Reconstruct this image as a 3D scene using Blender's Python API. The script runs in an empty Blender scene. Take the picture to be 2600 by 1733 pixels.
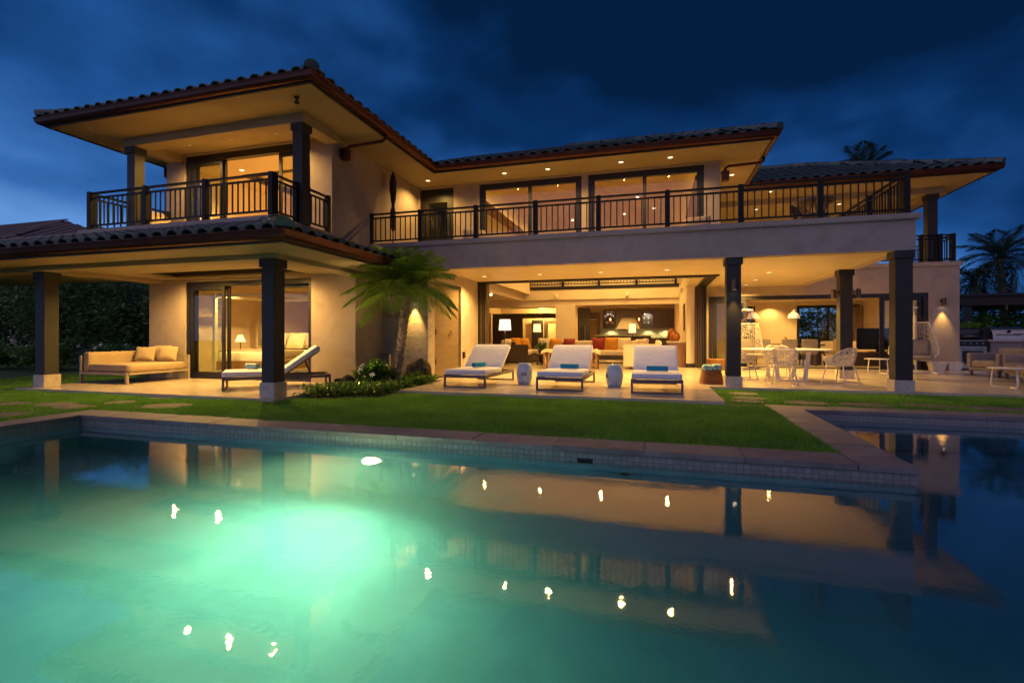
import bpy, bmesh, math, random
import numpy as np
from mathutils import Vector, Matrix
PI = math.pi
R = math.radians
random.seed(7)
rng = np.random.default_rng(11)
scene = bpy.context.scene
col = scene.collection

# ------------------------------------------------------------------ camera
cam_d = bpy.data.cameras.new('camera')
cam = bpy.data.objects.new('camera', cam_d)
col.objects.link(cam)
cam.location = (0, 0, 1.09)
cam.rotation_euler = (R(90), 0, R(16.15))
cam_d.sensor_width = 36
cam_d.lens = 36 * 1245.7 / 2600
cam_d.shift_y = -16.4 / 2600
cam_d.clip_start = 0.05
cam_d.clip_end = 1500
scene.camera = cam

# ------------------------------------------------------------------ dusk sky
world = bpy.data.worlds.new('World')
scene.world = world
world.use_nodes = True
wn, wl = world.node_tree.nodes, world.node_tree.links
wn.clear()


def wnode(t, **kw):
    n = wn.new(t)
    for k, v in kw.items():
        setattr(n, k, v)
    return n


def wmath(op, a, b=None, c=None):
    n = wnode('ShaderNodeMath', operation=op)
    for i, x in enumerate((a, b, c)):
        if x is None:
            continue
        if isinstance(x, (int, float)):
            n.inputs[i].default_value = x
        else:
            wl.new(x, n.inputs[i])
    return n.outputs[0]


wo = wnode('ShaderNodeOutputWorld')
wbg = wnode('ShaderNodeBackground')
wtc = wnode('ShaderNodeTexCoord')
wmp = wnode('ShaderNodeMapping')
wmp.inputs['Scale'].default_value = (1.0, 1.0, 1.7)
wmp.inputs['Location'].default_value = (5.3, 1.7, 3.2)
wl.new(wtc.outputs['Generated'], wmp.inputs['Vector'])
wsep = wnode('ShaderNodeSeparateXYZ')
wl.new(wtc.outputs['Generated'], wsep.inputs[0])
wnz = wnode('ShaderNodeTexNoise')
wnz.inputs['Scale'].default_value = 1.9
wnz.inputs['Detail'].default_value = 3.5
wnz.inputs['Roughness'].default_value = 0.5
wnz.inputs['Distortion'].default_value = 0.15
wl.new(wmp.outputs[0], wnz.inputs['Vector'])
wnz2 = wnode('ShaderNodeTexNoise')
wnz2.inputs['Scale'].default_value = 6.0
wnz2.inputs['Detail'].default_value = 5
wnz2.inputs['Roughness'].default_value = 0.55
wnz2.inputs['Distortion'].default_value = 0.1
wl.new(wmp.outputs[0], wnz2.inputs['Vector'])
wel = wsep.outputs['Z']
# the afterglow sits low in the sky, heavy cloud overhead
whi = wmath('SUBTRACT', 1.06, wmath('MULTIPLY', wmath('MAXIMUM', wel, 0.0), 1.50))
wcl = wmath('MULTIPLY', wmath('SUBTRACT', wnz.outputs['Fac'], 0.5), 1.75)
wcl2 = wmath('MULTIPLY', wmath('SUBTRACT', wnz2.outputs['Fac'], 0.5), 0.30)
wside = wmath('MULTIPLY', wmath('SUBTRACT', wmath('MULTIPLY', wsep.outputs['X'], -1.0), 0.30), 0.50)
wv = wmath('ADD', wmath('ADD', whi, wcl), wmath('ADD', wcl2, wside))
wramp = wnode('ShaderNodeValToRGB')
e = wramp.color_ramp.elements
e[0].position, e[0].color = 0.18, (0.0010, 0.0100, 0.040, 1)
e[1].position, e[1].color = 1.0, (0.090, 0.225, 0.520, 1)
for p, c in ((0.38, (0.0024, 0.0230, 0.092, 1)), (0.58, (0.010, 0.058, 0.205, 1)), (0.78, (0.030, 0.115, 0.345, 1))):
    k = e.new(p)
    k.color = c
wl.new(wv, wramp.inputs[0])
wl.new(wramp.outputs[0], wbg.inputs['Color'])
wbg.inputs['Strength'].default_value = 1.3
wl.new(wbg.outputs[0], wo.inputs['Surface'])

# ------------------------------------------------------------------ last light: sun gone, broad lavender afterglow from behind the viewer
sun_d = bpy.data.lights.new('sun', 'SUN')
sun_d.energy = 0.76
sun_d.angle = R(110)
sun_d.color = (0.88, 0.70, 1.0)
sun = bpy.data.objects.new('sun', sun_d)
col.objects.link(sun)
sun.rotation_euler = (R(48), 0, R(-14))

scene.view_settings.view_transform = 'Standard'
scene.view_settings.look = 'None'
scene.view_settings.exposure = 0
scene.view_settings.gamma = 1
scene.view_settings.use_curve_mapping = False
scene.render.engine = 'CYCLES'
cy = scene.cycles
cy.use_denoising = True
cy.max_bounces = 12
cy.diffuse_bounces = 5
cy.glossy_bounces = 4
cy.transmission_bounces = 8
cy.transparent_max_bounces = 16
cy.sample_clamp_indirect = 6
cy.sample_clamp_direct = 0
cy.caustics_refractive = True
cy.caustics_reflective = False
cy.blur_glossy = 0.6
try:
    cy.use_light_tree = True
except Exception:
    pass


# ------------------------------------------------------------------ mesh helpers
class MB:
    def __init__(s):
        s.v, s.f = [], []

    def add(s, vs, fs):
        n = len(s.v)
        s.v += [tuple(v) for v in vs]
        s.f += [tuple(i + n for i in f) for f in fs]
        return s

    def box(s, x0, x1, y0, y1, z0, z1):
        vs = [(x0, y0, z0), (x1, y0, z0), (x1, y1, z0), (x0, y1, z0), (x0, y0, z1), (x1, y0, z1), (x1, y1, z1), (x0, y1, z1)]
        return s.add(vs, [(0, 3, 2, 1), (4, 5, 6, 7), (0, 1, 5, 4), (1, 2, 6, 5), (2, 3, 7, 6), (3, 0, 4, 7)])

    def bar(s, p0, p1, w, h, up=(0, 0, 1)):
        p0, p1 = Vector(p0), Vector(p1)
        d = (p1 - p0).normalized()
        up = Vector(up)
        if abs(d.dot(up)) > .98:
            up = Vector((0, 1, 0))
        a = d.cross(up).normalized() * w / 2
        b = a.cross(d).normalized() * h / 2
        vs = [p + i * a + j * b for p in (p0, p1) for i, j in ((-1, -1), (1, -1), (1, 1), (-1, 1))]
        return s.add(vs, [(0, 1, 2, 3), (7, 6, 5, 4), (0, 4, 5, 1), (1, 5, 6, 2), (2, 6, 7, 3), (3, 7, 4, 0)])

    def tube(s, pts, r, n=6, closed=False):
        pts = [Vector(p) for p in pts]
        m = len(pts)
        rs = [float(q) for q in r] if isinstance(r, (list, tuple)) else [float(r)] * m
        vs, fs = [], []
        prev = None
        for i, p in enumerate(pts):
            if closed:
                d = (pts[(i + 1) % m] - pts[i - 1])
            else:
                d = pts[min(i + 1, m - 1)] - pts[max(i - 1, 0)]
            d.normalize()
            if prev is None:
                u = Vector((0, 0, 1)) if abs(d.z) < .9 else Vector((1, 0, 0))
            else:
                u = prev
            a = d.cross(u)
            if a.length < 1e-5:
                a = d.cross(Vector((1, 0, 0)))
            a.normalize()
            b = a.cross(d).normalized()
            prev = b
            for k in range(n):
                t = 2 * PI * k / n
                vs.append(p + rs[i] * (math.cos(t) * a + math.sin(t) * b))
        for i in range(m if closed else m - 1):
            j = (i + 1) % m
            for k in range(n):
                l = (k + 1) % n
                fs.append((i * n + k, i * n + l, j * n + l, j * n + k))
        if not closed:
            fs.append(tuple(range(n - 1, -1, -1)))
            fs.append(tuple((m - 1) * n + k for k in range(n)))
        return s.add(vs, fs)

    def lathe(s, prof, n=16, c=(0, 0, 0), closed=False):
        vs, fs = [], []
        m = len(prof)
        for i, (r, z) in enumerate(prof):
            for k in range(n):
                t = 2 * PI * k / n
                vs.append((c[0] + r * math.cos(t), c[1] + r * math.sin(t), c[2] + z))
        for i in range(m if closed else m - 1):
            j = (i + 1) % m
            for k in range(n):
                l = (k + 1) % n
                fs.append((i * n + k, i * n + l, j * n + l, j * n + k))
        if not closed:
            if prof[0][0] > 1e-4:
                fs.append(tuple(range(n - 1, -1, -1)))
            if prof[-1][0] > 1e-4:
                fs.append(tuple((m - 1) * n + k for k in range(n)))
        return s.add(vs, fs)

    def prism(s, poly, z0, z1):
        n = len(poly)
        vs = [(x, y, z0) for x, y in poly] + [(x, y, z1) for x, y in poly]
        fs = [tuple(range(n - 1, -1, -1)), tuple(range(n, 2 * n))] + [(i, (i + 1) % n, n + (i + 1) % n, n + i) for i in range(n)]
        return s.add(vs, fs)

    def cush(s, c, size, r=.03, puff=0.0, rot=None, n=6, pinch=0.0):
        """rounded soft box; puff swells its thin (z) axis, pinch draws the corners out thin"""
        hx, hy, hz = size[0] / 2, size[1] / 2, size[2] / 2
        r = min(r, hx, hy, hz)
        c = Vector(c)
        idx, vs, fs = {}, [], []
        # rounding samples packed near the edges
        g = sorted(set([-1, 1] + [math.sin(PI / 2 * t) for t in np.linspace(-1, 1, n + 1)]))

        def P(q):
            k = (round(q[0], 5), round(q[1], 5), round(q[2], 5))
            if k in idx:
                return idx[k]
            p = Vector((q[0] * hx, q[1] * hy, q[2] * hz))
            inner = Vector((max(-hx + r, min(hx - r, p.x)), max(-hy + r, min(hy - r, p.y)), max(-hz + r, min(hz - r, p.z))))
            d = p - inner
            if d.length > 1e-6:
                p = inner + d.normalized() * r
            u, v = q[0], q[1]
            sw = 1 + puff * (1 - u * u) * (1 - v * v)
            if pinch:
                sw *= 1 - pinch * max(abs(u), abs(v)) ** 4
                e1 = 1 - 0.10 * pinch * (1 - v * v) * abs(u)
                e2 = 1 - 0.10 * pinch * (1 - u * u) * abs(v)
                p.x *= e1
                p.y *= e2
            p.z *= sw
            if rot is not None:
                p = rot @ p
            idx[k] = len(vs)
            vs.append(c + p)
            return idx[k]
        m = len(g)
        for ax in range(3):
            for sgn in (-1, 1):
                for i in range(m - 1):
                    for j in range(m - 1):
                        qs = []
                        for a, b in ((g[i], g[j]), (g[i + 1], g[j]), (g[i + 1], g[j + 1]), (g[i], g[j + 1])):
                            q = [0, 0, 0]
                            q[ax] = sgn
                            q[(ax + 1) % 3] = a
                            q[(ax + 2) % 3] = b
                            qs.append(P(q))
                        fs.append(tuple(qs if sgn > 0 else qs[::-1]))
        return s.add(vs, fs)

    def xf(s, M):
        s.v = [tuple(M @ Vector(v)) for v in s.v]
        return s

    def wallx(s, x0, x1, z0, z1, y0, y1, holes=()):
        """wall in the XZ plane between y0 and y1 with rectangular holes (xa, xb, za, zb), one clean shell"""
        return s._grid(x0, x1, z0, z1, y0, y1, holes, lambda a, b, d: (a, d, b))

    def wally(s, y0, y1, z0, z1, x0, x1, holes=()):
        return s._grid(y0, y1, z0, z1, x0, x1, holes, lambda a, b, d: (d, a, b))

    def slab(s, x0, x1, y0, y1, z0, z1, holes=()):
        return s._grid(x0, x1, y0, y1, z0, z1, holes, lambda a, b, d: (a, b, d))

    def _grid(s, a0, a1, b0, b1, d0, d1, holes, mp):
        A = sorted(set([a0, a1] + [h[i] for h in holes for i in (0, 1) if a0 < h[i] < a1]))
        B = sorted(set([b0, b1] + [h[i] for h in holes for i in (2, 3) if b0 < h[i] < b1]))

        def solid(i, j):
            if i < 0 or j < 0 or i >= len(A) - 1 or j >= len(B) - 1:
                return False
            ca, cb = (A[i] + A[i + 1]) / 2, (B[j] + B[j + 1]) / 2
            return not any(h[0] < ca < h[1] and h[2] < cb < h[3] for h in holes)
        vs, fs, idx = [], [], {}

        def V(a, b, d):
            k = (a, b, d)
            if k not in idx:
                idx[k] = len(vs)
                vs.append(mp(a, b, d))
            return idx[k]
        for i in range(len(A) - 1):
            for j in range(len(B) - 1):
                if not solid(i, j):
                    continue
                p = (A[i], B[j]), (A[i + 1], B[j]), (A[i + 1], B[j + 1]), (A[i], B[j + 1])
                fs.append(tuple(V(a, b, d0) for a, b in p))
                fs.append(tuple(V(a, b, d1) for a, b in p[::-1]))
                for k, (di, dj) in enumerate(((0, -1), (1, 0), (0, 1), (-1, 0))):
                    if not solid(i + di, j + dj):
                        q0, q1 = p[k], p[(k + 1) % 4]
                        fs.append((V(*q1, d0), V(*q0, d0), V(*q0, d1), V(*q1, d1)))
        return s.add(vs, fs)

    def mesh(s, name, smooth=False, bev=0, fix=True):
        me = bpy.data.meshes.new(name)
        me.from_pydata(s.v, [], s.f)
        if fix or bev:
            bm = bmesh.new()
            bm.from_mesh(me)
            if bev:
                ed = [e for e in bm.edges if len(e.link_faces) == 2 and e.calc_face_angle(0) > .6]
                bmesh.ops.bevel(bm, geom=ed, offset=bev, segments=2, affect='EDGES', clamp_overlap=True)
            bmesh.ops.recalc_face_normals(bm, faces=bm.faces)
            bm.to_mesh(me)
            bm.free()
        if smooth:
            me.polygons.foreach_set('use_smooth', [True] * len(me.polygons))
        me.update()
        return me

    def obj(s, name, mat, parent=None, smooth=False, bev=0, fix=True, ang=None):
        me = s.mesh(name, smooth, bev, fix)
        me.materials.append(mat)
        o = bpy.data.objects.new(name, me)
        col.objects.link(o)
        if parent:
            o.parent = parent
        if ang:
            me.set_sharp_from_angle(angle=R(ang))
        return o


def tag(o, label=None, cat=None, group=None, kind=None):
    if label:
        o['label'] = label
    if cat:
        o['category'] = cat
    if group:
        o['group'] = group
    if kind:
        o['kind'] = kind
    return o


def thing(name, label, cat, loc=(0, 0, 0), rz=0, group=None):
    o = bpy.data.objects.new(name, None)
    o.empty_display_size = .1
    col.objects.link(o)
    o.location = loc
    o.rotation_euler = (0, 0, rz)
    return tag(o, label, cat, group)


def dup(root, loc, rz=0, label=None, group=None):
    r = root.copy()
    col.objects.link(r)
    r.location = loc
    r.rotation_euler = (0, 0, rz)
    if label:
        r['label'] = label
    if group:
        r['group'] = group
    for ch in list(root.children):
        c = ch.copy()
        col.objects.link(c)
        c.parent = r
        for g in list(ch.children):
            d = g.copy()
            col.objects.link(d)
            d.parent = c
    return r


def inst(me, name, parent, M=None, loc=None):
    o = bpy.data.objects.new(name, me)
    col.objects.link(o)
    if parent:
        o.parent = parent
    if M is not None:
        o.matrix_local = M
    if loc is not None:
        o.location = loc
    return o


WARM = (1.0, .585, .145)
LK = 10.5


def light(kind, loc, power, parent=None, color=WARM, radius=.05, spot=None, blend=.5, aim=None, gain=None):
    gain = LK if gain is None else gain
    d = bpy.data.lights.new('lamp_glow', kind)
    d.energy = power * gain
    d.color = color
    if kind in ('POINT', 'SPOT'):
        d.shadow_soft_size = radius
    if kind == 'SPOT':
        d.spot_size = R(spot or 110)
        d.spot_blend = blend
    o = bpy.data.objects.new('lamp_glow', d)
    col.objects.link(o)
    if parent:
        o.parent = parent
    o.location = loc
    if aim is not None:
        o.rotation_euler = Vector(aim).to_track_quat('-Z', 'Y').to_euler()
    return o


# ------------------------------------------------------------------ materials
def mat(name, c1, c2=None, scale=4., rough=.6, metal=0., bump=0., bscale=None, stretch=(1, 1, 1), detail=6, lo=.35, hi=.65,
        rough2=None, spec=None, bdist=.01, c3=None, scale3=30., mix3=.35):
    m = bpy.data.materials.new(name)
    m.use_nodes = True
    nt = m.node_tree
    b = nt.nodes['Principled BSDF']
    b.inputs['Roughness'].default_value = rough
    b.inputs['Metallic'].default_value = metal
    if spec is not None:
        b.inputs['Specular IOR Level'].default_value = spec
    tc = nt.nodes.new('ShaderNodeTexCoord')
    mp = nt.nodes.new('ShaderNodeMapping')
    mp.inputs['Scale'].default_value = stretch
    nt.links.new(tc.outputs['Object'], mp.inputs[0])
    if c2 is None:
        c2 = tuple(x * .86 for x in c1)
    nz = nt.nodes.new('ShaderNodeTexNoise')
    nz.inputs['Scale'].default_value = scale
    nz.inputs['Detail'].default_value = detail
    nz.inputs['Roughness'].default_value = .6
    nt.links.new(mp.outputs[0], nz.inputs['Vector'])
    rp = nt.nodes.new('ShaderNodeValToRGB')
    rp.color_ramp.elements[0].position = lo
    rp.color_ramp.elements[1].position = hi
    rp.color_ramp.elements[0].color = (*c2, 1)
    rp.color_ramp.elements[1].color = (*c1, 1)
    nt.links.new(nz.outputs['Fac'], rp.inputs[0])
    out = rp.outputs[0]
    if c3 is not None:
        n3 = nt.nodes.new('ShaderNodeTexNoise')
        n3.inputs['Scale'].default_value = scale3
        n3.inputs['Detail'].default_value = 4
        nt.links.new(mp.outputs[0], n3.inputs['Vector'])
        r3 = nt.nodes.new('ShaderNodeValToRGB')
        r3.color_ramp.elements[0].position = .5
        r3.color_ramp.elements[1].position = .68
        r3.color_ramp.elements[0].color = (0, 0, 0, 1)
        r3.color_ramp.elements[1].color = (mix3, mix3, mix3, 1)
        nt.links.new(n3.outputs['Fac'], r3.inputs[0])
        mx = nt.nodes.new('ShaderNodeMixRGB')
        nt.links.new(r3.outputs[0], mx.inputs[0])
        nt.links.new(out, mx.inputs[1])
        mx.inputs[2].default_value = (*c3, 1)
        out = mx.outputs[0]
    nt.links.new(out, b.inputs['Base Color'])
    if rough2 is not None:
        rr = nt.nodes.new('ShaderNodeMapRange')
        rr.inputs['To Min'].default_value = rough
        rr.inputs['To Max'].default_value = rough2
        nt.links.new(nz.outputs['Fac'], rr.inputs['Value'])
        nt.links.new(rr.outputs[0], b.inputs['Roughness'])
    if bump:
        nb = nt.nodes.new('ShaderNodeTexNoise')
        nb.inputs['Scale'].default_value = bscale or scale * 6
        nb.inputs['Detail'].default_value = 5
        nt.links.new(mp.outputs[0], nb.inputs['Vector'])
        bp = nt.nodes.new('ShaderNodeBump')
        bp.inputs['Strength'].default_value = bump
        bp.inputs['Distance'].default_value = bdist
        nt.links.new(nb.outputs['Fac'], bp.inputs['Height'])
        nt.links.new(bp.outputs[0], b.inputs['Normal'])
    return m


def leafmat(name, c1, c2, rough=.55, trans=.35, scale=3., c3=None):
    m = mat(name, c1, c2, scale=scale, rough=rough, c3=c3, scale3=8, mix3=.6)
    nt = m.node_tree
    b = nt.nodes['Principled BSDF']
    o = nt.nodes['Material Output']
    tr = nt.nodes.new('ShaderNodeBsdfTranslucent')
    src = b.inputs['Base Color'].links[0].from_socket
    nt.links.new(src, tr.inputs[0])
    mx = nt.nodes.new('ShaderNodeMixShader')
    mx.inputs[0].default_value = trans
    nt.links.new(b.outputs[0], mx.inputs[1])
    nt.links.new(tr.outputs[0], mx.inputs[2])
    nt.links.new(mx.outputs[0], o.inputs['Surface'])
    return m


def emat(name, c, s):
    m = bpy.data.materials.new(name)
    m.use_nodes = True
    nt = m.node_tree
    nt.nodes.clear()
    o = nt.nodes.new('ShaderNodeOutputMaterial')
    e = nt.nodes.new('ShaderNodeEmission')
    e.inputs[0].default_value = (*c, 1)
    e.inputs[1].default_value = s
    nt.links.new(e.outputs[0], o.inputs[0])
    return m


def glassmat(name, tint=(.9, .93, .9), ior=1.5, rough=0.0):
    m = bpy.data.materials.new(name)
    m.use_nodes = True
    nt = m.node_tree
    nt.nodes.clear()
    o = nt.nodes.new('ShaderNodeOutputMaterial')
    t = nt.nodes.new('ShaderNodeBsdfTransparent')
    t.inputs[0].default_value = (*tint, 1)
    g = nt.nodes.new('ShaderNodeBsdfGlossy')
    g.inputs['Roughness'].default_value = rough
    f = nt.nodes.new('ShaderNodeLayerWeight')
    pw = nt.nodes.new('ShaderNodeMath')
    pw.operation = 'POWER'
    pw.inputs[1].default_value = 5
    nt.links.new(f.outputs['Facing'], pw.inputs[0])
    ma = nt.nodes.new('ShaderNodeMath')
    ma.operation = 'MULTIPLY_ADD'
    ma.inputs[1].default_value = .9
    ma.inputs[2].default_value = .035
    nt.links.new(pw.outputs[0], ma.inputs[0])
    mx = nt.nodes.new('ShaderNodeMixShader')
    nt.links.new(ma.outputs[0], mx.inputs[0])
    nt.links.new(t.outputs[0], mx.inputs[1])
    nt.links.new(g.outputs[0], mx.inputs[2])
    nt.links.new(mx.outputs[0], o.inputs[0])
    return m


def shademat(name, c, s):
    """lamp shade: glowing translucent cloth"""
    m = mat(name, c, rough=.8)
    b = m.node_tree.nodes['Principled BSDF']
    b.inputs['Emission Color'].default_value = (*c, 1)
    b.inputs['Emission Strength'].default_value = s
    return m


STUCCO = mat('stucco', (.43, .345, .285), (.335, .265, .22), scale=1.3, rough=.9, bump=.35, bscale=30, c3=(.27, .215, .185), scale3=2.6, mix3=.65, lo=.3, hi=.7)
CONCRETE = mat('board_concrete', (.42, .36, .30), (.30, .26, .22), scale=2.2, rough=.8, bump=.3, bscale=22, stretch=(1, 1, 2.4), c3=(.2, .17, .15), scale3=6, mix3=.6)
CEIL = mat('plaster_ceiling', (.56, .46, .30), (.48, .39, .25), scale=1.0, rough=.45, bump=.10, bscale=14, stretch=(1, 4, 1))
SOFFIT = mat('soffit_plaster', (.38, .30, .19), (.33, .26, .165), scale=1.3, rough=.85, bump=.15, bscale=30)
INWALL = mat('interior_plaster', (.70, .58, .43), (.64, .53, .39), scale=1.2, rough=.8, bump=.08, bscale=30)
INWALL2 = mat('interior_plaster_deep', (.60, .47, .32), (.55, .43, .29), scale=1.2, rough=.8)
TRAV = mat('travertine', (.56, .475, .375), (.43, .355, .275), scale=3.0, rough=.13, stretch=(.5, 3.2, 1), bump=.10, bscale=20, rough2=.32, c3=(.37, .30, .23), scale3=7, mix3=.5)
TRAVB = mat('travertine_block', (.55, .48, .40), (.42, .36, .30), scale=5, rough=.55, bump=.3, bscale=25, c3=(.32, .27, .22), scale3=14, mix3=.5)
FRAME = mat('bronze_frame', (.014, .0118, .0105), (.010, .0085, .008), scale=6, rough=.42, bump=.05)
COLUMN = mat('dark_column', (.026, .0225, .022), (.019, .017, .0165), scale=5, rough=.62, bump=.2, bscale=40)
RAIL = mat('railing_paint', (.009, .0085, .009), (.007, .0065, .007), scale=8, rough=.6, spec=.25)
COPPER = mat('copper_gutter', (.115, .034, .019), (.075, .022, .013), scale=2.2, rough=.38, metal=.6, rough2=.5, bump=.05, bscale=12)
FASCIA = mat('dark_fascia', (.035, .024, .018), rough=.7)
TILE = mat('glazed_roof_tile', (.090, .118, .102), (.050, .068, .062), scale=2.5, rough=.42, bump=.2, bscale=30, c3=(.06, .06, .055), scale3=5, mix3=.6)
TILE2 = mat('brown_roof_tile', (.16, .12, .115), (.11, .085, .085), scale=2.5, rough=.6)
WOODD = mat('dark_wood', (.060, .036, .021), (.034, .020, .012), scale=2, rough=.45, stretch=(1, 1, 8), bump=.1)
WOODM = mat('mid_wood', (.26, .135, .060), (.17, .085, .036), scale=2.5, rough=.45, stretch=(6, 1, 1))
WOODC = mat('ceiling_boards', (.40, .27, .18), (.33, .215, .14), scale=3, rough=.6, stretch=(9, .6, 1), bump=.2, bscale=20)
LAWN = mat('lawn_soil', (.045, .100, .014), (.028, .065, .010), scale=9, rough=.95, bump=.4)
GRASS = leafmat('grass_blade', (.19, .42, .036), (.115, .30, .022), scale=1.2, trans=.4, c3=(.16, .27, .03))
STONE = mat('paver_stone', (.125, .102, .092), (.080, .066, .060), scale=7, rough=.8, bump=.4, bscale=30)
COPING = mat('coping_stone', (.205, .180, .180), (.14, .122, .124), scale=3.5, rough=.62, bump=.35, bscale=60, c3=(.17, .135, .12), scale3=40, mix3=.55)
PTILE = mat('pool_tile', (.26, .255, .26), (.20, .20, .205), scale=9, rough=.35, bump=.1, c3=(.24, .23, .23), scale3=20)
GROUT = mat('tile_grout', (.20, .19, .185), rough=.9)
PLASTER = mat('pool_plaster', (.12, .33, .46), (.085, .26, .38), scale=1.1, rough=.75, c3=(.16, .39, .50), scale3=2.0, mix3=.7, bump=.2, bscale=8)
SOIL = mat('bed_soil', (.035, .024, .017), (.02, .014, .010), scale=14, rough=1, bump=.6)
LAVA = mat('lava_rock', (.045, .032, .030), (.022, .016, .016), scale=9, rough=.9, bump=.9, bscale=24, bdist=.03)
CUSHW = mat('white_canvas', (.66, .67, .74), (.60, .61, .68), scale=2.2, rough=.9, bump=.35, bscale=7, bdist=.02)
CUSHT = mat('tan_canvas', (.42, .31, .19), (.37, .27, .165), scale=2.5, rough=.9, bump=.35, bscale=8, bdist=.02)
CUSHG = mat('grey_canvas', (.24, .205, .185), (.20, .17, .155), scale=3, rough=.9, bump=.35, bscale=8, bdist=.02)
TAUPE = mat('taupe_metal', (.125, .098, .090), (.105, .082, .076), scale=8, rough=.5, metal=.2)
SAND = mat('sand_metal', (.34, .27, .20), (.30, .24, .18), scale=8, rough=.5)
WHITE = mat('white_enamel', (.72, .69, .66), (.66, .63, .61), scale=6, rough=.42)
WOVEN = mat('woven_cord', (.68, .62, .54), (.58, .52, .45), scale=30, rough=.75, bump=.3, bscale=200, bdist=.003)
CERAM = mat('glazed_ceramic', (.42, .54, .66), (.37, .48, .60), scale=5, rough=.13, bump=.05, bscale=12)
DARK = mat('dark_hollow', (.012, .012, .013), rough=.9)
TOWEL = mat('turquoise_towel', (.022, .33, .52), (.012, .25, .42), scale=30, rough=1, bump=.8, bscale=180, bdist=.006)
TOWELP = mat('pale_towel', (.34, .52, .52), (.26, .44, .46), scale=30, rough=1, bump=.8, bscale=180, bdist=.006)
TOWELM = mat('patterned_towel', (.46, .66, .62), (.10, .36, .40), scale=16, rough=1, bump=.6, bscale=120, lo=.46, hi=.54, c3=(.05, .12, .12), scale3=24, mix3=.6)
RATTAN = mat('brown_rattan', (.30, .125, .040), (.17, .065, .020), scale=9, rough=.65, stretch=(1, 1, 6), bump=.6, bscale=40)
STEEL = mat('brushed_steel', (.40, .38, .36), (.33, .315, .30), scale=3, rough=.28, metal=.95, stretch=(8, 1, 1))
BLACK = mat('black_gloss', (.010, .010, .011), rough=.22)
BRONZE = mat('lamp_bronze', (.12, .085, .055), rough=.4, metal=.7)
LINEN = mat('white_linen', (.78, .72, .63), (.72, .66, .57), scale=5, rough=.95, bump=.5, bscale=9, bdist=.03)
THROW = mat('grey_throw', (.33, .28, .22), (.27, .23, .18), scale=6, rough=.95, bump=.5, bscale=60)
SOFA = mat('cream_sofa', (.68, .58, .45), (.62, .52, .40), scale=4, rough=.95, bump=.2, bscale=90, bdist=.003)
RED = mat('crimson_velvet', (.26, .020, .026), (.19, .014, .018), scale=4, rough=.85)
AMBER = mat('amber_velvet', (.55, .24, .022), (.46, .19, .016), scale=4, rough=.85)
TERRA = mat('burnt_orange_ceramic', (.42, .13, .022), (.32, .09, .014), scale=5, rough=.35)
CABINET = mat('kitchen_cabinet_wood', (.075, .055, .036), (.052, .038, .025), scale=2, rough=.4, stretch=(1, 1, 7))
GRANITE = mat('green_granite', (.34, .34, .22), (.20, .20, .12), scale=16, rough=.25)
PALMTRUNK = mat('palm_bark', (.34, .25, .18), (.14, .10, .07), scale=9, rough=.95, stretch=(1, 1, 1.6), bump=1.0, bscale=26, bdist=.03)
BARK = mat('bark', (.09, .065, .045), (.05, .036, .025), scale=8, rough=.95, bump=.8)
FROND = leafmat('palm_leaflet', (.20, .34, .03), (.12, .23, .018), rough=.42, trans=.3, scale=1.5)
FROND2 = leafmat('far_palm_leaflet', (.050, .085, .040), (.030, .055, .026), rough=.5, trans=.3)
LEAFD = leafmat('dark_leaf', (.20, .33, .12), (.10, .19, .06), rough=.4, trans=.25, scale=2.2, c3=(.09, .14, .03))
LEAFM = leafmat('shrub_leaf', (.17, .31, .08), (.09, .19, .045), rough=.38, trans=.25, scale=2.5)
LEAFB = leafmat('bed_leaf', (.12, .25, .040), (.060, .150, .022), rough=.35, trans=.3, scale=2.5)
PETAL = mat('white_petal', (.75, .72, .70), rough=.7)
GLASS = glassmat('window_glass', (.95, .96, .94))
GLASSD = glassmat('door_glass', (.92, .94, .88))
LENS = emat('downlight_lens', (1.0, .76, .42), 3.2)
LENS2 = emat('spot_lens', (1.0, .84, .55), 9.0)
COVE = emat('cove_strip', (1.0, .62, .10), 13.0)
SHADEW = shademat('white_lit_shade', (.95, .90, .86), 1.0)
SHADEY = shademat('cream_lit_shade', (1.0, .80, .46), .95)
# tiles, pavers and planks vary a little from piece to piece
def piece_variation(m, amt=.35):
    nt = m.node_tree
    b = nt.nodes['Principled BSDF']
    src = b.inputs['Base Color'].links[0].from_socket
    oi = nt.nodes.new('ShaderNodeObjectInfo')
    mr = nt.nodes.new('ShaderNodeMapRange')
    mr.inputs['To Min'].default_value = 1 - amt
    mr.inputs['To Max'].default_value = 1 + amt
    nt.links.new(oi.outputs['Random'], mr.inputs['Value'])
    hs = nt.nodes.new('ShaderNodeHueSaturation')
    nt.links.new(mr.outputs[0], hs.inputs['Value'])
    nt.links.new(src, hs.inputs['Color'])
    nt.links.new(hs.outputs[0], b.inputs['Base Color'])


piece_variation(TILE, .3)
piece_variation(COPING, .13)
piece_variation(STONE, .2)
piece_variation(PTILE, .16)
piece_variation(TRAV, .10)

# ================================================================== GROUND
PX0, PX1, PY0, PY1 = -7.85, 10.5, 0.85, 5.02       # main basin
SX0, SY1 = 2.16, 8.50                               # arm of the pool to the right of the lawn
WZ = -.195                                          # water level
g = MB()
holes = [(PX0 - .42, PX1, PY0, PY1 + .42), (SX0 - .42, PX1, PY1 + .1, SY1 + .42)]
g.slab(-260, 260, -60, 420, -.4, -.065, holes)
ground = g.obj('lawn_ground', LAWN)
tag(ground, 'dark green ground of the garden around pool and house', 'ground', kind='structure')


# ================================================================== HOUSE
house = thing('house', 'two-storey stucco villa with tiled hip roofs, lit rooms and dark balcony railings', 'house')


def part(name, mb, m, parent=None, **kw):
    return mb.obj(name, m, parent or house, **kw)


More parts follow.
